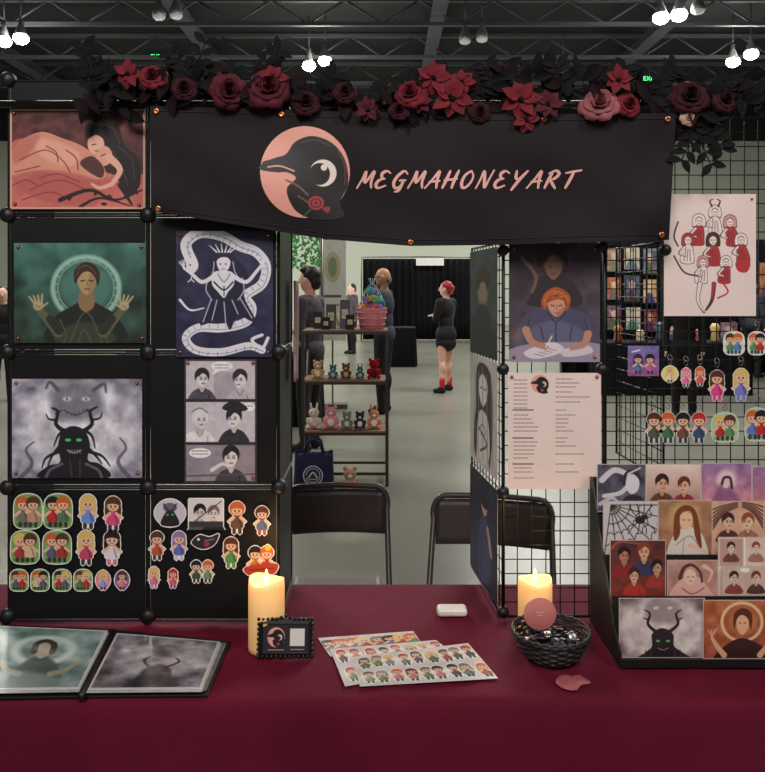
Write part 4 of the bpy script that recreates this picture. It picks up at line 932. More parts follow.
# art 8 red ink drawing
c=Cv(664,194,756,316,2.3,(238,218,214)); c.noise(6,30,14)
r=np.random.RandomState(9)
RK_=(184,52,56); IK=(70,44,50); LT=(240,226,222); P2=(222,150,146)
def inkfig(x,y,s,gown,lean=0,hair=LT,horns=0):
    c.blob([(x-s*.6,y+s*.8),(x+s*.6,y+s*.8),(x+s*1.1+lean,y+s*2.6),(x+s*.9+lean,y+s*3.6),(x-s*.9+lean,y+s*3.5),(x-s*1.0+lean,y+s*2.4)],IK); c.blob([(x-s*.54,y+s*.88),(x+s*.54,y+s*.88),(x+s*1.03+lean,y+s*2.6),(x+s*.83+lean,y+s*3.52),(x-s*.83+lean,y+s*3.42),(x-s*.93+lean,y+s*2.4)],gown)
    for q in (-.5,0,.5): c.line([(x+q*s*.6,y+s*1.4),(x+q*s+lean,y+s*3.2)],.35,IK,a=.8)
    c.line([(x-s*.5,y+s*1.1),(x-s*1.3,y+s*2),(x-s*.4,y+s*2.4)],(1.6,.9),IK); c.line([(x-s*.5,y+s*1.1),(x-s*1.2,y+s*2),(x-s*.4,y+s*2.35)],(1.1,.5),LT)
    c.blob([(x-s*.95,y+s*.9),(x-s*.9,y-s*.6),(x,y-s*1.15),(x+s*.9,y-s*.6),(x+s*.95,y+s*.9),(x,y+s*.6)],IK); c.blob([(x-s*.88,y+s*.75),(x-s*.83,y-s*.56),(x,y-s*1.06),(x+s*.83,y-s*.56),(x+s*.88,y+s*.75),(x,y+s*.52)],hair)
    c.ell(x,y+s*.05,s*.53,s*.68,IK); c.ell(x,y+s*.05,s*.5,s*.65,LT)
    c.line([(x-s*.3,y),(x-s*.1,y)],.35,IK); c.line([(x+s*.1,y),(x+s*.3,y)],.35,IK); c.line([(x-s*.1,y+s*.4),(x+s*.12,y+s*.4)],.35,RK_); c.line([(x-s*.5,y-s*.3),(x,y-s*.6),(x+s*.5,y-s*.3)],.35,IK)
    if horns: c.line([(x-s*.5,y-s*.9),(x-s*.8,y-s*1.7),(x-s*.3,y-s*2)],(1,.4),IK); c.line([(x+s*.5,y-s*.9),(x+s*.8,y-s*1.7),(x+s*.3,y-s*2)],(1,.4),IK)
inkfig(715,212,6.4,LT,0,LT,1); inkfig(699,221,6.8,RK_,-2,LT); inkfig(730,222,6.8,RK_,3,P2); inkfig(688,240,6.6,LT,-1,RK_); inkfig(741,240,6.4,RK_,2,LT); inkfig(713,240,7.2,RK_,0,IK); inkfig(703,262,6,LT,-2,P2); inkfig(726,262,6,RK_,-2,LT)
c.blob([(736,262),(750,262),(747,272),(738,271)],RK_); c.line([(700,284),(698,300),(704,312)],(2.6,1.2),IK); c.line([(700,284),(698,300),(704,311)],(2,.7),LT); c.line([(714,284),(712,300),(706,310)],(2.4,1),IK); c.line([(714,284),(712,299)],(1.7,.6),RK_); c.line([(722,282),(728,292),(718,298)],.8,RK_)
c.line([(674,256),(684,272),(698,276)],.8,IK); c.line([(678,222),(674,236),(678,246)],.8,IK)
o=cvobj(c,flat(DQ),'art_print',M_print,label='pale pink print of clustered figures drawn in red and black ink',cat='art print',group='art prints on the wire grid'); pins(o,[(668,199),(752,199)],DQ-.002,.003)
def side(zt,zbm,paint,label,W_=34,H_=60):
    c=Cv(0,0,W_,H_,2.4); paint(c)
    pN=lambda t,z: Vector((xL-.008+(xs-xL)*t, DG+.01+(2.36-DG-.01)*t, z))
    return cvobj(c,quad(c,pN(.97,zt),pN(.06,zt),pN(.06,zbm),pN(.97,zbm)),'art_print',M_print,label=label,cat='art print',group='art prints on the wire grid')
zA=lambda v: PX(0,v,DG).z
def pa(c): c.grad((60,84,78),(38,42,48)); c.noise(40,6,2); c.ell(17,22,7,11,(170,160,130),a=.7); c.blob([(6,60),(10,34),(24,34),(30,60)],(24,26,30)); c.ell(17,17,9,8,(40,30,28)); c.ell(17,24,5,6,(180,150,124))
def pb(c):
    c.I[:]=(206,200,196); c.noise(16,5,3); c.blob([(8,30),(9,8),(17,3),(27,9),(29,34),(25,58),(22,40),(12,40),(8,58),(5,44)],(60,54,58)); c.blob([(12,14),(17,9),(23,14),(22,22),(17,27),(13,22)],(236,228,222)); c.blob([(11,34),(17,29),(24,34),(25,52),(17,58),(10,52)],(226,220,216))
    for k in range(5): c.line([(7+k*5,6+k%2*3),(5+k*6,56)],.4,(150,144,144))
    c.line([(14.5,17),(16,17)],.4,(30,20,20)); c.line([(19,17),(20.5,17)],.4,(30,20,20)); c.line([(12,40),(22,46),(14,52)],.6,(60,54,58)); c.ell(17,40,3,3,(120,110,110),ring=.4)
def pc(c): c.grad((34,34,52),(44,46,72)); c.noise(18,6,4); c.blob([(12,56),(12,34),(16,22),(22,22),(26,36),(24,56)],(66,72,110)); c.ell(19,16,3.5,5,(200,160,138)); c.ell(19,13,4.5,4,(30,24,28)); c.line([(23,26),(27,38)],1.4,(200,160,138)); c.line([(16,30),(15,54)],.5,(40,44,74)); c.border(1.2,(20,20,24))
side(zA(246),zA(362),pa,'dark teal portrait print hanging on receding wire grid')
side(zA(364),zA(484),pb,'grey ink portrait print hanging on receding wire grid')
side(zA(494),zA(612),pc,'navy print of standing figure on receding wire grid')
def charm(u,v,w,h,f,label,dz=9):
    p=PX(u,v-h/2-dz,DG-.006); e=empty('acrylic_keychain',p,label,'keychain','acrylic keychains on the wire grid')
    stk(u,v,w,h,f,None,d=DG-.012,par=e,name='charm',k=2)
    b=MB(); q=PX(u,v-h/2-4,DG-.012); b.tube([q+Vector((.005*math.cos(a),0,.006*math.sin(a))) for a in np.linspace(0,6.283,12)[:-1]],.0009,5,closed=True)
    b.tube([q+Vector((0,0,.005)),PX(u,v-h/2-dz,DG-.006)],.0012,5); q2=PX(u,v-h/2-dz-2,DG-.004); b.tube([q2+Vector((.006*math.cos(a),.004*math.sin(a),.007*math.sin(a))) for a in np.linspace(0,6.283,12)[:-1]],.001,5,closed=True)
    b.obj('keyring',M_steel,e)
charm(734,343,22,24,pair((225,228,220),BR,(90,150,100),OR,BU),'round acrylic keychain of cartoon pair in green and blue',5)
charm(757,343,19,24,pair((225,228,220),OR,(90,150,100),BK,RD),'round acrylic keychain of cartoon pair in red',5)
charm(670,374,17,17,single(BL,(230,225,180),bg=(235,220,140)),'small yellow acrylic keychain of blonde cartoon head',6)
charm(686,377,12,20,single(PK,(230,120,170)),'pink haired acrylic keychain on grid',6)
charm(700,376,13,20,single(OR,(230,90,110)),'orange haired acrylic keychain in red',6)
charm(717,385,20,32,single(BR,(226,70,140),(226,70,140)),'acrylic keychain of girl in magenta dress',6)
charm(741,384,22,34,single(BL,(120,130,200),(120,130,200)),'acrylic keychain of blonde girl in blue dress',6)
for (u,h1,t1,l) in ((654,BR,(90,90,80),'brown haired'),(668,OR,(70,120,80),'orange haired'),(683,BK,(120,80,60),'dark haired'),(699,RD,(60,80,120),'red haired')):
    charm(u,427,14,32,single(h1,t1,(60,60,70),0),'clear acrylic keychain of %s cartoon figure on swivel clasp'%l,9)
charm(725,427,28,30,pair((170,205,160),BL,RD,BR,(90,150,100)),'large green acrylic keychain of cartoon pair',8)
charm(757,424,26,34,pair((170,205,160),OR,BU,BK,RD),'large green acrylic keychain of hugging cartoon pair',8)
c=Cv(628,346,659,376,2.4,(110,90,150)); c.grad((120,110,180),(150,90,140)); c.noise(30,5,8); chibi(c,638,364,20,(60,40,90),(90,120,170),long=1); chibi(c,650,364,20,BK,(190,110,150)); c.line([(632,352),(640,350)],.6,(240,240,250))
cvobj(c,flat(DG-.008),'mini_print',M_gloss,label='small square violet print of two cartoon figures clipped to grid',cat='art print')
# ================================================================ CARD STAND
SX0=.532; SX1=.98
CS=empty('card_stand',((SX0+SX1)/2,1.86,.752),'black tiered stand full of postcards on the burgundy cloth','card stand')
for x in (SX0-.004,SX1):
    b=MB(); b.prism([(x,1.735,.752),(x,1.988,.752),(x,1.988,1.12),(x,1.965,1.12),(x,1.92,1.03),(x,1.85,.93),(x,1.79,.83),(x,1.735,.79)],(.004,0,0)); b.obj('side_panel',M_black,CS)
steps=[(1.765,.756),(1.83,.83),(1.885,.91),(1.94,.99)]
for (y,z) in steps:
    b=MB(); b.box(((SX0+SX1)/2,y,z),(SX1-SX0,.056,.004)); b.box(((SX0+SX1)/2,y-.028,z+.008),(SX1-SX0,.003,.018)); b.prism([(SX0,y+.022,z),(SX0,y+.026,z),(SX0,y+.044,z+.13),(SX0,y+.04,z+.13)],(SX1-SX0,0,0)); b.obj('tier',M_black,CS)
def card(u0,v0,u1,v1,ti,paint,label,lean=.0002,dup=0):
    y0=steps[ti][0]
    c=Cv(u0,v0,u1,v1,2.2); paint(c,u0,v0,u1,v1); c.border(.6,(200,184,178))
    off=dup*.002
    def fn(U,V):
        dd=(y0+.004-off)+(v1-V)*lean; dd=dd+0*U
        return np.stack([(U-CU)*dd/F,dd,CH-(V-CV)*dd/F],-1)
    return cvobj(c,fn,'postcard',M_gloss,label=label,cat='postcard',group='postcards in the card stand')
def cp1(c,u0,v0,u1,v1):
    c.I[:]=(92,88,104); c.noise(50,8,2); c.line([(602,480),(615,470),(630,478),(622,492),(604,496)],(3,2),(215,210,220)); c.blob([(626,480),(632,474),(639,480),(638,490),(632,494),(627,490)],(226,220,228)); c.blob([(622,508),(626,496),(640,496),(645,508)],(50,46,60)); c.line([(624,484),(626,474),(634,471),(642,480)],1.6,(50,46,60)); c.line([(628,474),(640,468)],.8,(220,216,225)); c.line([(600,504),(612,498),(620,504)],(2,1),(200,196,208))
def cp2(c,u0,v0,u1,v1):
    c.grad((240,216,206),(170,126,114)); c.noise(16,8,3); bust(c,662,484,13,(50,28,24),(226,170,140),(110,70,50),1); bust(c,684,486,12,(110,50,30),(230,180,150),(150,50,50),-1)
def cp3(c,u0,v0,u1,v1):
    c.grad((150,110,160),(226,150,150)); c.noise(40,8,4); c.ell(726,480,10,10,(250,220,220),a=.8,soft=5); c.blob([(710,512),(716,492),(720,484),(727,482),(733,490),(745,512)],(110,70,120),a=.6,soft=4); c.ell(726,484,3.4,4.2,(240,200,196)); c.line([(722,484),(724,478),(730,478),(732,488)],1.4,(80,44,80))
def cp4(c,u0,v0,u1,v1):
    c.I[:]=(206,200,202)
    cx_,cy_=u0+8,v0+4
    for a in np.linspace(0,1.7,8): c.line([(cx_,cy_),(cx_+60*math.cos(a),cy_+60*math.sin(a))],.5,(50,42,50))
    for r_ in (10,20,30,42,54): c.line([(cx_+r_*math.cos(a)*(1-.08*(i%2)),cy_+r_*math.sin(a)*(1-.08*(i%2))) for i,a in enumerate(np.linspace(0,1.7,15))],.45,(50,42,50))
    c.ell(640,520,5,4,(40,34,42)); c.ell(645,517,3,2.4,(40,34,42))
    for k in range(4): c.line([(640,520),(632+k*6,511-k%2*3),(630+k*7,504)],.5,(40,34,42)); c.line([(640,520),(632+k*7,528),(628+k*9,534)],.5,(40,34,42))
def cp5(c,u0,v0,u1,v1):
    c.grad((176,130,96),(150,96,80)); c.noise(34,8,5); c.ell(685,520,17,17,(220,178,116),a=.6,soft=5); c.blob([(668,562),(672,538),(684,528),(694,528),(704,538),(706,562)],(226,214,206)); c.blob([(680,516),(686,512),(692,516),(692,524),(686,530),(680,524)],(236,194,164)); c.blob([(674,540),(675,514),(686,505),(697,514),(702,550),(695,536),(692,514),(686,511),(680,516),(680,534)],(126,64,38))
    c.line([(676,545),(690,536),(700,548)],.6,(170,150,140)); c.line([(684,540),(682,560)],.5,(180,164,156)); c.line([(690,545),(706,552)],(2,1.2),(236,194,164)); c.line([(683,520),(685,520)],.4,(60,30,20)); c.line([(688,520),(690,520)],.4,(60,30,20))
def cp6(c,u0,v0,u1,v1):
    c.I[:]=(214,168,140); c.noise(26,8,6); bust(c,728,522,12,(60,34,30),(228,184,160),(90,50,46),1); bust(c,748,522,12,(150,80,50),(234,194,170),(170,110,96),-1)
    for k in range(6): c.line([(708,512+k*5),(722,506+k*2),(738,502+k)],(.9,.3),(70,36,36)); c.line([(766,508+k*5),(754,504+k*2),(742,502+k)],(.9,.3),(70,36,36))
def cp7(c,u0,v0,u1,v1):
    c.grad((90,46,46),(140,60,50)); c.noise(20,8,7); bust(c,624,556,12,(40,24,26),(190,130,100),(150,40,44),1); bust(c,644,552,13,(140,60,34),(226,170,140),(60,60,90)); bust(c,657,568,11,(40,24,26),(206,150,120),(170,60,50),-1); bust(c,634,576,11,(70,34,26),(226,176,150),(186,60,52)); c.line([(612,548),(620,542),(640,544)],(1.6,.6),(200,110,80),a=.6)
def cp8(c,u0,v0,u1,v1):
    c.I[:]=(190,140,130); c.noise(40,8,8); c.blob([(670,602),(678,582),(696,576),(710,590),(714,602)],(230,178,166)); c.blob([(684,574),(690,569),(696,574),(695,581),(690,585),(685,581)],(240,200,180)); c.line([(680,578),(684,568),(692,565),(700,572),(702,582)],(2,1),(96,52,50)); c.line([(682,588),(692,594),(704,588)],.6,(150,90,84)); c.line([(704,566),(712,572),(708,582)],(2,.8),(230,190,170)); c.line([(687,577),(689,577)],.4,(90,40,40)); c.line([(692,577),(694,577)],.4,(90,40,40)); c.line([(689,581),(692,581)],.4,(170,70,70))
def cp9(c,u0,v0,u1,v1):
    c.I[:]=(222,196,188); c.noise(12,8,9); c.rect(720,539,743,566,(196,156,146)); bust(c,731,548,8,(60,40,40),(236,206,192),(120,70,66)); bust(c,756,548,8,(150,70,50),(236,206,192),(170,120,110)); c.line([(744.5,537),(744.5,600)],.8,(246,236,230)); c.line([(718,568),(770,568)],.9,(246,236,230))
def cp10(c,u0,v0,u1,v1):
    c.I[:]=(212,180,170); c.noise(12,8,10); bust(c,734,578,9,(60,40,40),(230,196,180),(150,70,66),1); bust(c,756,578,9,(120,60,46),(230,196,180),(90,60,60),-1); c.ell(745,570,5,2.4,(246,240,236))
def cp11(c,u0,v0,u1,v1):
    c.I[:]=(142,122,124); c.noise(60,12,11); c.ell(662,628,42,34,(220,206,206),a=.9,soft=8); c.noise(50,9,12); c.blob([(646,618),(648,602),(662,597),(677,602),(680,618),(664,624)],(138,122,126),a=.75,soft=6)
    c.blob([(636,662),(646,652),(652,646),(652,634),(662,628),(673,634),(674,646),(682,652),(692,662)],(44,32,38)); c.line([(656,632),(648,624),(650,614),(645,610)],(1.8,.6),(44,32,38)); c.line([(669,632),(678,624),(676,614),(681,610)],(1.8,.6),(44,32,38)); c.line([(649,620),(643,618)],(1,.4),(44,32,38)); c.line([(677,620),(683,618)],(1,.4),(44,32,38))
    c.ell(658,641,2,1.1,(110,180,110)); c.ell(668,641,2,1.1,(110,180,110)); c.ell(656,608,2.8,1.6,(214,200,204)); c.ell(670,608,2.8,1.6,(214,200,204)); c.line([(658,648),(663,650),(668,648)],.4,(150,130,136))
    for x in (644,650,676,682): c.line([(x,662),(x+(662-x)*.1,650)],(1.2,.5),(70,56,62))
def cp12(c,u0,v0,u1,v1):
    c.grad((184,106,70),(156,78,54)); c.noise(40,10,13); c.ell(742,622,20,19,(242,204,158),ring=1.4,soft=2); c.ell(742,622,14,13,(206,130,86),a=.6,soft=5); c.blob([(716,662),(722,648),(742,638),(764,648),(768,662)],(60,34,32)); c.blob([(737,618),(742,614),(748,618),(748,628),(742,635),(737,628)],(232,178,138)); c.blob([(734,630),(734,614),(743,608),(752,614),(751,630),(748,619),(742,615),(737,619)],(92,46,28)); c.line([(739,623),(741,623)],.4,(50,24,20)); c.line([(744,623),(746,623)],.4,(50,24,20))
    for sg,x in ((1,712),(-1,772)):
        c.line([(x+sg*12,655),(x+sg*5,646),(x,638)],(3,1.6),(222,168,128))
        for kq in range(4): c.line([(x,637),(x-sg*4+kq*sg*3,630-kq*.4)],.6,(222,168,128))
for a in [(597,464,646,512,3,cp1,'grey postcard of pale serpent figure'),(646,464,701,512,3,cp2,'postcard of two people before warm sky'),(701,463,752,512,3,cp3,'lilac and peach postcard of glowing figure'),(752,466,795,512,3,cp3,'lilac postcard of evening glow'),
 (603,501,658,560,2,cp4,'pale postcard with dark spider web drawing'),(658,500,712,572,2,cp5,'golden brown postcard of long haired figure'),(712,501,764,560,2,cp6,'tan postcard of two figures among branches'),(764,501,797,560,2,cp6,'tan postcard of two figures'),
 (610,540,666,603,1,cp7,'dark red postcard of group of four friends'),(667,560,718,604,1,cp8,'dusty rose postcard of reclining figure'),(718,537,768,604,1,cp9,'pale pink comic page postcard'),(768,537,799,604,1,cp9,'pale pink comic page postcard'),
 (619,598,705,658,0,cp11,'grey postcard of horned shadow before moon'),(703,600,785,659,0,cp12,'orange brown postcard of haloed figure with raised hands')]:
    u0,v0,u1,v1,ti,f,l=a; dup=1 if f in (cp8,cp12) else 0
    card(u0,v0,u1,v1,ti,f,l,dup=dup)
card(722,566,770,602,1,cp10,'pale pink comic page postcard with three faces',dup=2)

# ================================================================ TABLE ITEMS
Z=TZ+.001
def candle(u,v,w,vt,label):
    p=PT(u,v,Z); R_=w/2*p.y/F; h=(v-vt)*p.y/F
    e=empty('pillar_candle',p,label,'candle','flameless candles on the table')
    m=bpy.data.materials.new('candle_wax'); m.use_nodes=True; nt=m.node_tree; bs=nt.nodes['Principled BSDF']
    bs.inputs['Base Color'].default_value=(.82,.58,.30,1); bs.inputs['Roughness'].default_value=.5
    bs.inputs['Subsurface Weight'].default_value=.3
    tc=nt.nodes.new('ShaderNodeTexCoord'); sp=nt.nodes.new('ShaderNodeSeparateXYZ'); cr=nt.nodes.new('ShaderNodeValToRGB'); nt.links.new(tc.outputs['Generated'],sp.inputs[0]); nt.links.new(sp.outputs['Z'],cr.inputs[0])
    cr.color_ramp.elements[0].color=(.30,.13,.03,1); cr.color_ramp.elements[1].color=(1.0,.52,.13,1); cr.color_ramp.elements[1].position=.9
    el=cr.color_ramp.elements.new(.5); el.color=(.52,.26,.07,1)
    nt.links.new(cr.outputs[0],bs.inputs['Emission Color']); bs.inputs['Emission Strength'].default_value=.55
    b=MB(); n=40; rings=[(0,0,0),(1,0,0),(1,.06,0),(1,.5,0),(1,.9,.3),(.97,1,1),(.88,.99,1),(.8,.93,.5),(.3,.9,0),(0,.9,0)]
    vs=[];fs=[]
    for (r_,t,wv) in rings:
        for k_ in range(n):
            a=2*math.pi*k_/n; vs.append(p+Vector((R_*r_*math.cos(a),R_*r_*math.sin(a),h*t+wv*h*.035*math.sin(2*a+u)*1.0)))
    for i in range(len(rings)-1):
        for k_ in range(n): fs.append((i*n+k_,i*n+(k_+1)%n,(i+1)*n+(k_+1)%n,(i+1)*n+k_))
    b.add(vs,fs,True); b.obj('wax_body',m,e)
    fl=mat('led_flame',(255,190,90),.4,emit=14,ecol=(255,170,70),var=0)
    q=p+Vector((0,0,h*.9)); b=MB(); b.lathe([(0,0),(.003,.002),(.006,.010),(.0065,.016),(.004,.028),(.0012,.038),(0,.04)],q,14); b.obj('flame',fl,e)
    L=bpy.data.lights.new('candle_light','POINT'); L.energy=.45; L.color=(1,.6,.25); L.shadow_soft_size=.012; lo=bpy.data.objects.new('candle_light',L); COL.objects.link(lo); place(lo,q+Vector((0,0,.055)),e)
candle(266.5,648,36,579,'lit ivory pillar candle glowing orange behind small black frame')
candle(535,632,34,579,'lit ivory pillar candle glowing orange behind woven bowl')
# portfolio binder
BD=empty('portfolio_binder',PT(105,665,Z),'open black portfolio binder with art prints in clear sleeves','binder')
def tq(pts,z): return [PT(u,v,z) for u,v in pts]
for q in ([(-14,625),(113,631),(81,698),(-34,700)],[(113,631),(231,643),(208,697),(81,698)]):
    b=MB(); b.prism(tq(q,Z),(0,0,.0045)); b.obj('cover',M_black,BD,bevel=.001)
b=MB(); b.tube([PT(113,632,Z+.009),PT(81,697,Z+.009)],.0085,8); b.obj('spine',M_black,BD)
m_slv=mat('clear_page_edge',(176,180,186),.25); m_pgk=mat('black_insert_page',(30,30,34),.6)
for i in range(7):
    for q in ([(-6-i*.6,627.5),(109,633),(79,692-i*.3),(-24-i,694-i*.3)],[(116,635),(222+i*.7,643.5),(202+i*.7,692-i*.3),(86,693-i*.3)]):
        b=MB(); b.prism(tq(q,Z+.0048+.0011*(6-i)),(0,0,.0009)); b.obj('sleeve_page',m_slv if i%2==0 else m_pgk,BD)
def pageL(c): c.grad((140,168,166),(86,118,120)); c.noise(80,14,21); c.ell(50,40,26,22,(204,222,218),ring=4,soft=5); c.blob([(26,98),(34,64),(50,50),(68,64),(76,98)],(52,72,72),a=.85,soft=4); c.blob([(43,34),(50,28),(57,34),(57,46),(50,54),(43,46)],(186,180,160)); c.line([(42,44),(42,30),(50,24),(58,30),(59,44)],3,(60,52,44)); c.line([(14,60),(22,72),(34,78)],(2.4,4),(150,150,128)); c.line([(86,60),(78,72),(66,78)],(2.4,4),(150,150,128)); c.blob([(5,80),(40,74),(90,90),(90,99),(5,99)],(170,188,186),a=.5,soft=6); c.line([(4,20),(96,60)],(6,2),(226,232,232),a=.35,soft=8); c.border(2,(206,208,206))  # wide pale diagonal is sleeve glare painted into the page colour
def pageR(c): c.grad((136,136,144),(100,100,108)); c.noise(100,18,22); c.ell(52,48,40,34,(190,190,198),a=.6,soft=14); c.blob([(30,96),(38,80),(42,64),(54,54),(66,66),(70,80),(78,96)],(58,56,64),a=.85,soft=3); c.line([(46,62),(38,50),(42,42)],(2,.8),(58,56,64)); c.line([(60,62),(70,50),(66,42)],(2,.8),(58,56,64)); c.ell(54,28,16,12,(88,86,94),a=.7,soft=6); c.noise(50,8,23); c.line([(10,90),(90,20)],(5,2),(220,222,226),a=.3,soft=8); c.border(2,(196,198,198))  # pale diagonal streak paints sleeve glare over the grey print
for pf,pts in ((pageL,[(-4,625.5),(108,630.5),(79,688),(-22,690)]),(pageR,[(117,633),(220,641.5),(201,688),(88,689)])):
    c=Cv(0,0,100,100,1.8); pf(c); A,B_,C_,D_=tq(pts,Z+.0135)
    cvobj(c,quad(c,A,B_,C_,D_),'page',M_sleeve,BD,label='clear sleeve page with teal print' if pf is pageL else 'clear sleeve page with grey print')
def sheet(pts,z,seed,label,n=7,rows=2):
    c=Cv(0,0,120,60,2.4,(206,200,198)); r=np.random.RandomState(seed); c.noise(22,20,seed)
    hs=[BR,BL,RD,BK,OR,(120,110,120)]; ts=[(110,140,96),(170,70,70),(110,120,150),(90,86,96),(200,130,150),(90,110,90)]
    for j in range(rows):
        for i in range(n):
            x=10+i*(104/(n-1))+r.uniform(-2,2); y=60*(j+.5)/rows+r.uniform(-1.5,1.5); 
            c.ell(x,y,7.4,60/rows*.42,(236,233,231)); 
            if r.rand()<.3: c.ell(x,y,6.4,60/rows*.36,(140,170,120))
            chibi(c,x,y,60/rows*.74,hs[r.randint(6)],ts[r.randint(6)],long=r.randint(2))
    c.line([(0,50),(60,10),(120,0)],(8,4),(240,238,238),a=.3,soft=10); c.border(.8,(226,222,220))  # pale streak paints plastic glare across the sheet, then the border
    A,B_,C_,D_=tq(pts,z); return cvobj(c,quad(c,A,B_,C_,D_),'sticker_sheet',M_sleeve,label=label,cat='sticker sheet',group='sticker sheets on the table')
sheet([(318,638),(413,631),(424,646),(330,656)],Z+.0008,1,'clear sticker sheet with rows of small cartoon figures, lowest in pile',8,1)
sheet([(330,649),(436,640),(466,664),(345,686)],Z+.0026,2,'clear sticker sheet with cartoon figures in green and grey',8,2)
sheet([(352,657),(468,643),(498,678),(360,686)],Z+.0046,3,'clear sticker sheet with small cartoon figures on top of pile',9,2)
p=PT(452.5,618,Z)
b=MB(); b.box(p+Vector((0,0.02,.0115)),(.078,.045,.021)); EC=b.obj('earbud_case',M_white,label='small rounded white earbud charging case on cloth',cat='earbud case'); md=EC.modifiers.new('bv','BEVEL'); md.width=.0098; md.segments=6
b=MB(); b.box(p+Vector((0,-.0028,.0145)),(.07,.0008,.0007)); b.ell(p+Vector((0,-.0028,.009)),(.0012,.0006,.0012),8,6); b.obj('lid_seam',mat('seam_grey',(150,150,150),.5),EC)
# black ornate frame with sign
p0=PT(285,659,Z); FR=empty('small_sign_frame',p0,'small ornate black frame holding a card with bird emblem','picture frame')
def fpt(x,z,off=0):
    return p0+Vector((x,0,0))+Vector((0,.22,1)).normalized()*z+Vector((0,-1,.22)).normalized()*off
kx=p0.y/F; w2=27*kx; hh=42*kx
b=MB()
outer=[(-w2,.004),(-w2,hh*.9),(w2,hh*.9),(w2,.004)]; inner=[(-w2*.84,hh*.14),(-w2*.84,hh*.8),(w2*.84,hh*.8),(w2*.84,hh*.14)]
for i in range(4):
    a,b2=outer[i],outer[(i+1)%4]; c1,d1=inner[i],inner[(i+1)%4]
    b.prism([fpt(*a,.002),fpt(*b2,.002),fpt(*d1,.008),fpt(*c1,.008)],Vector((0,.008,0)))
for i in range(13):
    x=-w2+2*w2*i/12; bonus={5:.003,6:.007,7:.003}.get(i,0)
    b.ell(fpt(x,hh*.9+bonus,.004),(.0045,.004,.0045),10,8); b.ell(fpt(x,.006,.004),(.0045,.004,.0045),10,8)
for i in range(1,8):
    for sx in (-w2,w2): b.ell(fpt(sx,hh*.9*i/8,.004),(.004,.004,.0045),10,8)
b.obj('frame',mat('ornate_black',(22,22,26),.35,var=.2),FR)
b=MB(); b.prism([fpt(0,hh*.6,-.008),fpt(.012,hh*.6,-.008),p0+Vector((.012,.05,0)),p0+Vector((0,.05,0))],(0,.002,0)); b.obj('stand_leg',M_black,FR)
c=Cv(0,0,60,36,2.6,(42,36,44)); birdmark(c,18,17,.25,False); c.rect(36,7,55,27,(228,226,222)); c.line([(37,31),(54,31)],.5,(200,150,150)); c.line([(8,31.5),(28,31.5)],.5,(200,150,150))
cvobj(c,quad(c,fpt(-w2*.86,hh*.82,.003),fpt(w2*.86,hh*.82,.003),fpt(w2*.86,hh*.12,.003),fpt(-w2*.86,hh*.12,.003)),'card',M_gloss,FR)
# woven bowl with trinkets
pb_=PT(551,657,Z); R_=37*pb_.y/F; BW=empty('woven_bowl',pb_,'dark woven wire bowl holding black and silver trinkets','bowl')
m_rat=mat('dark_wicker',(44,42,46),.5,var=.4,scale=60)
b=MB(); hb=.055
for j in range(9):
    t=j/8; r0=R_*(.62+.38*t**.6); zz=.004+hb*t
    b.tube([pb_+Vector(((r0+.0022*math.sin(12*a+j*math.pi))*math.cos(a),(r0+.0022*math.sin(12*a+j*math.pi))*math.sin(a),zz)) for a in np.linspace(0,2*math.pi,72,endpoint=False)],.0032,6,closed=True)
for kk in range(24):
    a=2*math.pi*kk/24; b.tube([pb_+Vector((R_*(.62+.38*t**.6)*math.cos(a),R_*(.62+.38*t**.6)*math.sin(a),.004+hb*t)) for t in (0,.25,.5,.75,1)],.002,5)
for s in (0,math.pi): b.tube([pb_+Vector(((R_+.003)*math.cos(a),(R_+.003)*math.sin(a),hb+.006+.004*math.sin(a*14+s))) for a in np.linspace(0,2*math.pi,90,endpoint=False)],.0035,6,closed=True)
b.lathe([(0,.002),(R_*.6,.002),(R_*.62,.006),(0,.006)],pb_,32)
b.obj('bowl_weave',m_rat,BW)
tm=[mat('trinket_'+str(i),c_,.3,metal=mm) for i,(c_,mm) in enumerate([((30,30,34),0),((150,150,155),.9),((80,80,88),.6),((60,56,60),0)])]
for i in range(34):
    a=random.uniform(0,6.28); r_=R_*.78*math.sqrt(random.random()); q=pb_+Vector((r_*math.cos(a),r_*math.sin(a),.045+random.uniform(-.012,.012)*1+.008*(1-r_/R_)))
    b=MB(); Rm=Matrix.Rotation(random.uniform(-1,1),3,'X')@Matrix.Rotation(random.uniform(-3,3),3,'Z')
    b.lathe([(0,-.002),(.010,-.002),(.012,0),(.010,.0018),(.007,.003),(0,.0032)],q,14,Rm); b.ell(q+Rm@Vector((0,0,.003)),(.004,.004,.002),8,6)
    b.obj('pin_badge',tm[i%4],label='small dark metal badge lying in the woven bowl',cat='badge',group='badges in the woven bowl')
q=PX(540,614,1.80); e=empty('round_sign_pick',pb_+Vector((-.02,0,.03)),'translucent pink round sign on a stick stuck in bowl','sign')
m_tp=mat('pink_acrylic',(222,138,136),.25,alpha=.8,spec=.6,var=.04)
b=MB(); b.lathe([(0,-.0012),(.0365,-.0012),(.038,0),(.0365,.0012),(0,.0012)],q,48,Matrix.Rotation(math.pi/2,3,'X')); b.obj('disc',m_tp,e)
b=MB(); b.tube([q+Vector((0,.003,0)),Vector((q.x+.004,q.y+.006,Z+.03))],.0022,8); b.obj('stick',mat('stick_grey',(120,90,92),.4),e)
b=MB(); 
for i,(w_,zz) in enumerate(((.018,.004),(.012,-.002))): b.box(q+Vector((0,-.0016,zz)),(w_,.0004,.0012))
b.obj('marking',mat('disc_mark',(240,215,210),.5),e)
b=MB()
out=[(-17,0),(-14,-5),(-7,-7.5),(0,-5),(6,-7),(13,-4),(19,1),(10,3),(5,8),(-4,8),(-12,5)]
sp_=smoothpoly(out,5); n=len(sp_); vs=[]
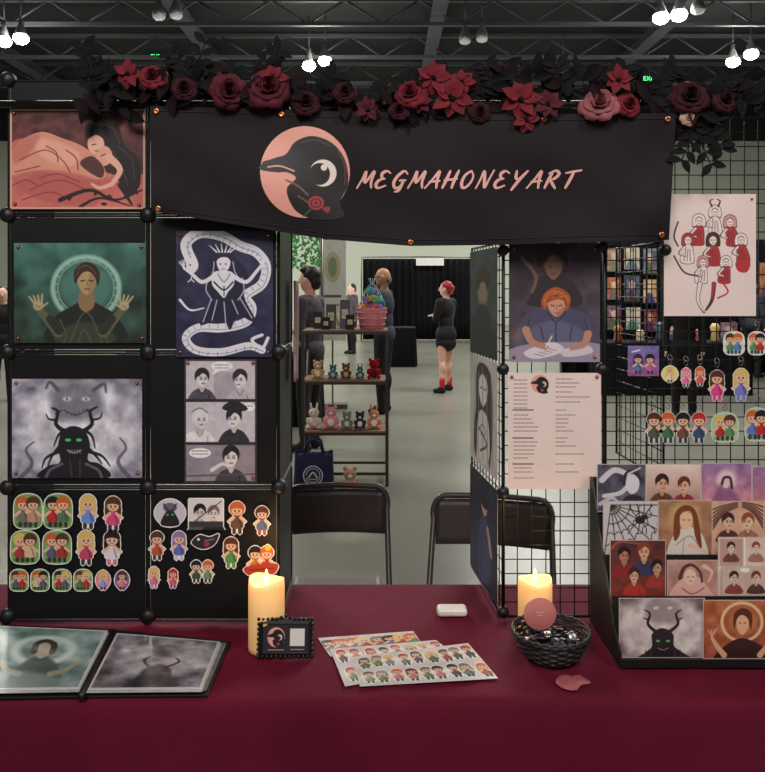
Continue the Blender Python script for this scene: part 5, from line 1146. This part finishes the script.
for s_,z_ in ((.9,0),(1,.002),(.93,.005),(.6,.0065)):
    for (x,y) in sp_: 
        qq=PT(572+x*s_,683+y*s_,Z); qq.z=Z+z_; vs.append(qq)
fs=[(i*n+k_,i*n+(k_+1)%n,(i+1)*n+(k_+1)%n,(i+1)*n+k_) for i in range(3) for k_ in range(n)]+[tuple(range(n)),tuple(3*n+k_ for k_ in range(n))]
b.add(vs,fs,True); b.obj('glass_leaf_dish',mat('pink_glass',(200,112,122),.12,spec=.7,trans=.25),label='small pink glass leaf shaped trinket on cloth',cat='trinket')

# ================================================================ CHAIRS
m_ch=mat('chair_metal',(78,74,72),.38,metal=.25); m_seat=mat('chair_seat',(96,90,84),.45,metal=.1)
def chair(cx_,cy_,yaw,w,zt,label):
    R=Matrix.Rotation(yaw,3,'Z'); o=Vector((cx_,cy_,0)); f=lambda x,y,z:o+R@Vector((x,y,z))
    e=empty('folding_chair',o,label,'chair','folding chairs behind the table')
    h=w/2; rr=.05
    pts=[f(-h,-.30,.0),f(-h,-.06,.42),f(-h+.004,.10,zt-.09)]
    arc=[f(-h+rr*(1-math.cos(a)),.11+.012*math.sin(a),zt-rr*1.4+rr*1.4*math.sin(a)) for a in np.linspace(0,math.pi/2,6)]
    arc2=[f(h-rr*(1-math.cos(a)),.11+.012*math.sin(a),zt-rr*1.4+rr*1.4*math.sin(a)) for a in np.linspace(math.pi/2,0,6)]
    b=MB(); b.tube(pts+arc+[f(0,.135,zt+.004)]+arc2+[f(h-.004,.10,zt-.09),f(h,-.06,.42),f(h,-.30,0)],.0115,10); b.obj('frame',m_ch,e)
    for sx in (-1,1):
        b=MB(); b.tube([f(sx*(h-.03),.24,0),f(sx*(h-.03),-.12,.43)],.0105,8); b.obj('leg',m_ch,e)
    b=MB(); b.tube([f(-h+.03,.2,.05),f(h-.03,.2,.05)],.008,8); b.tube([f(-h,-.26,.08),f(h,-.26,.08)],.008,8); b.obj('crossbar',m_ch,e)
    b=MB(); b.grid(lambda s,t: f((-h+.012)+(w-.024)*s, .118+.03*math.sin(math.pi*s)-.05*(1-t)*.5, zt-.185+.17*t),16,6); b.obj('backrest',m_ch,e,solid=.003)
    b=MB(); b.grid(lambda s,t: f((-h+.03)+(w-.06)*s,-.24+.33*t,.445-.012*math.sin(math.pi*s)*math.sin(math.pi*t)+.006*(1-t)),14,10); b.obj('seat',m_seat,e,solid=.014)
    return e
p=PX(338,486,3.15); chair(p.x,3.05,math.radians(2),.41,PX(0,486,3.18).z,'dark grey metal folding chair beside shelf view, backrest squared')
p=PX(488,498,3.0); chair(p.x,2.92,math.radians(-10),.46,PX(0,498,3.03).z,'dark grey metal folding chair standing behind wire grid')

# ================================================================ LIGHTS
def area(name,loc,target,size,energy,color=(1,1,1)):
    L=bpy.data.lights.new(name,'AREA'); L.energy=energy; L.size=size; L.color=color; o=bpy.data.objects.new(name,L); COL.objects.link(o); o.location=loc
    o.rotation_euler=(Vector(target)-Vector(loc)).to_track_quat('-Z','Y').to_euler()
area('added_key_front',(-.8,-2.2,4.6),(0,2,1.2),1.6,155,(1,.93,.86))  # lamp added behind the camera to light up the prints
area('added_fill_side',(2.4,-.5,4.2),(0,2.0,1.1),1.0,50,(1,.92,.86))  # second added lamp on the camera side, aimed at the booth
for (x,y) in ((-6,10),(4,10),(-6,18),(5,18),(-6,27),(5,27)):
    area('ceiling_light',(x,y,8.0),(x,y,0),3.0,620,(1,.975,.91))
area('roof_bounce',(0,16,1.0),(0,16,9),8,260,(1,.96,.9))
w=bpy.data.worlds.new('World'); sc.world=w; w.use_nodes=True; w.node_tree.nodes['Background'].inputs[0].default_value=(.78,.78,.80,1); w.node_tree.nodes['Background'].inputs[1].default_value=.24
# ================================================================ CAMERA
cam=bpy.data.cameras.new('Camera'); co=bpy.data.objects.new('Camera',cam); COL.objects.link(co); co.location=(0,0,CH); co.rotation_euler=(math.pi/2,0,0)
cam.sensor_fit='HORIZONTAL'; cam.sensor_width=36; cam.lens=F/765*36; cam.shift_y=-(386-CV)/765; cam.clip_end=200; cam.clip_start=.05
sc.camera=co
sc.view_settings.view_transform='Standard'
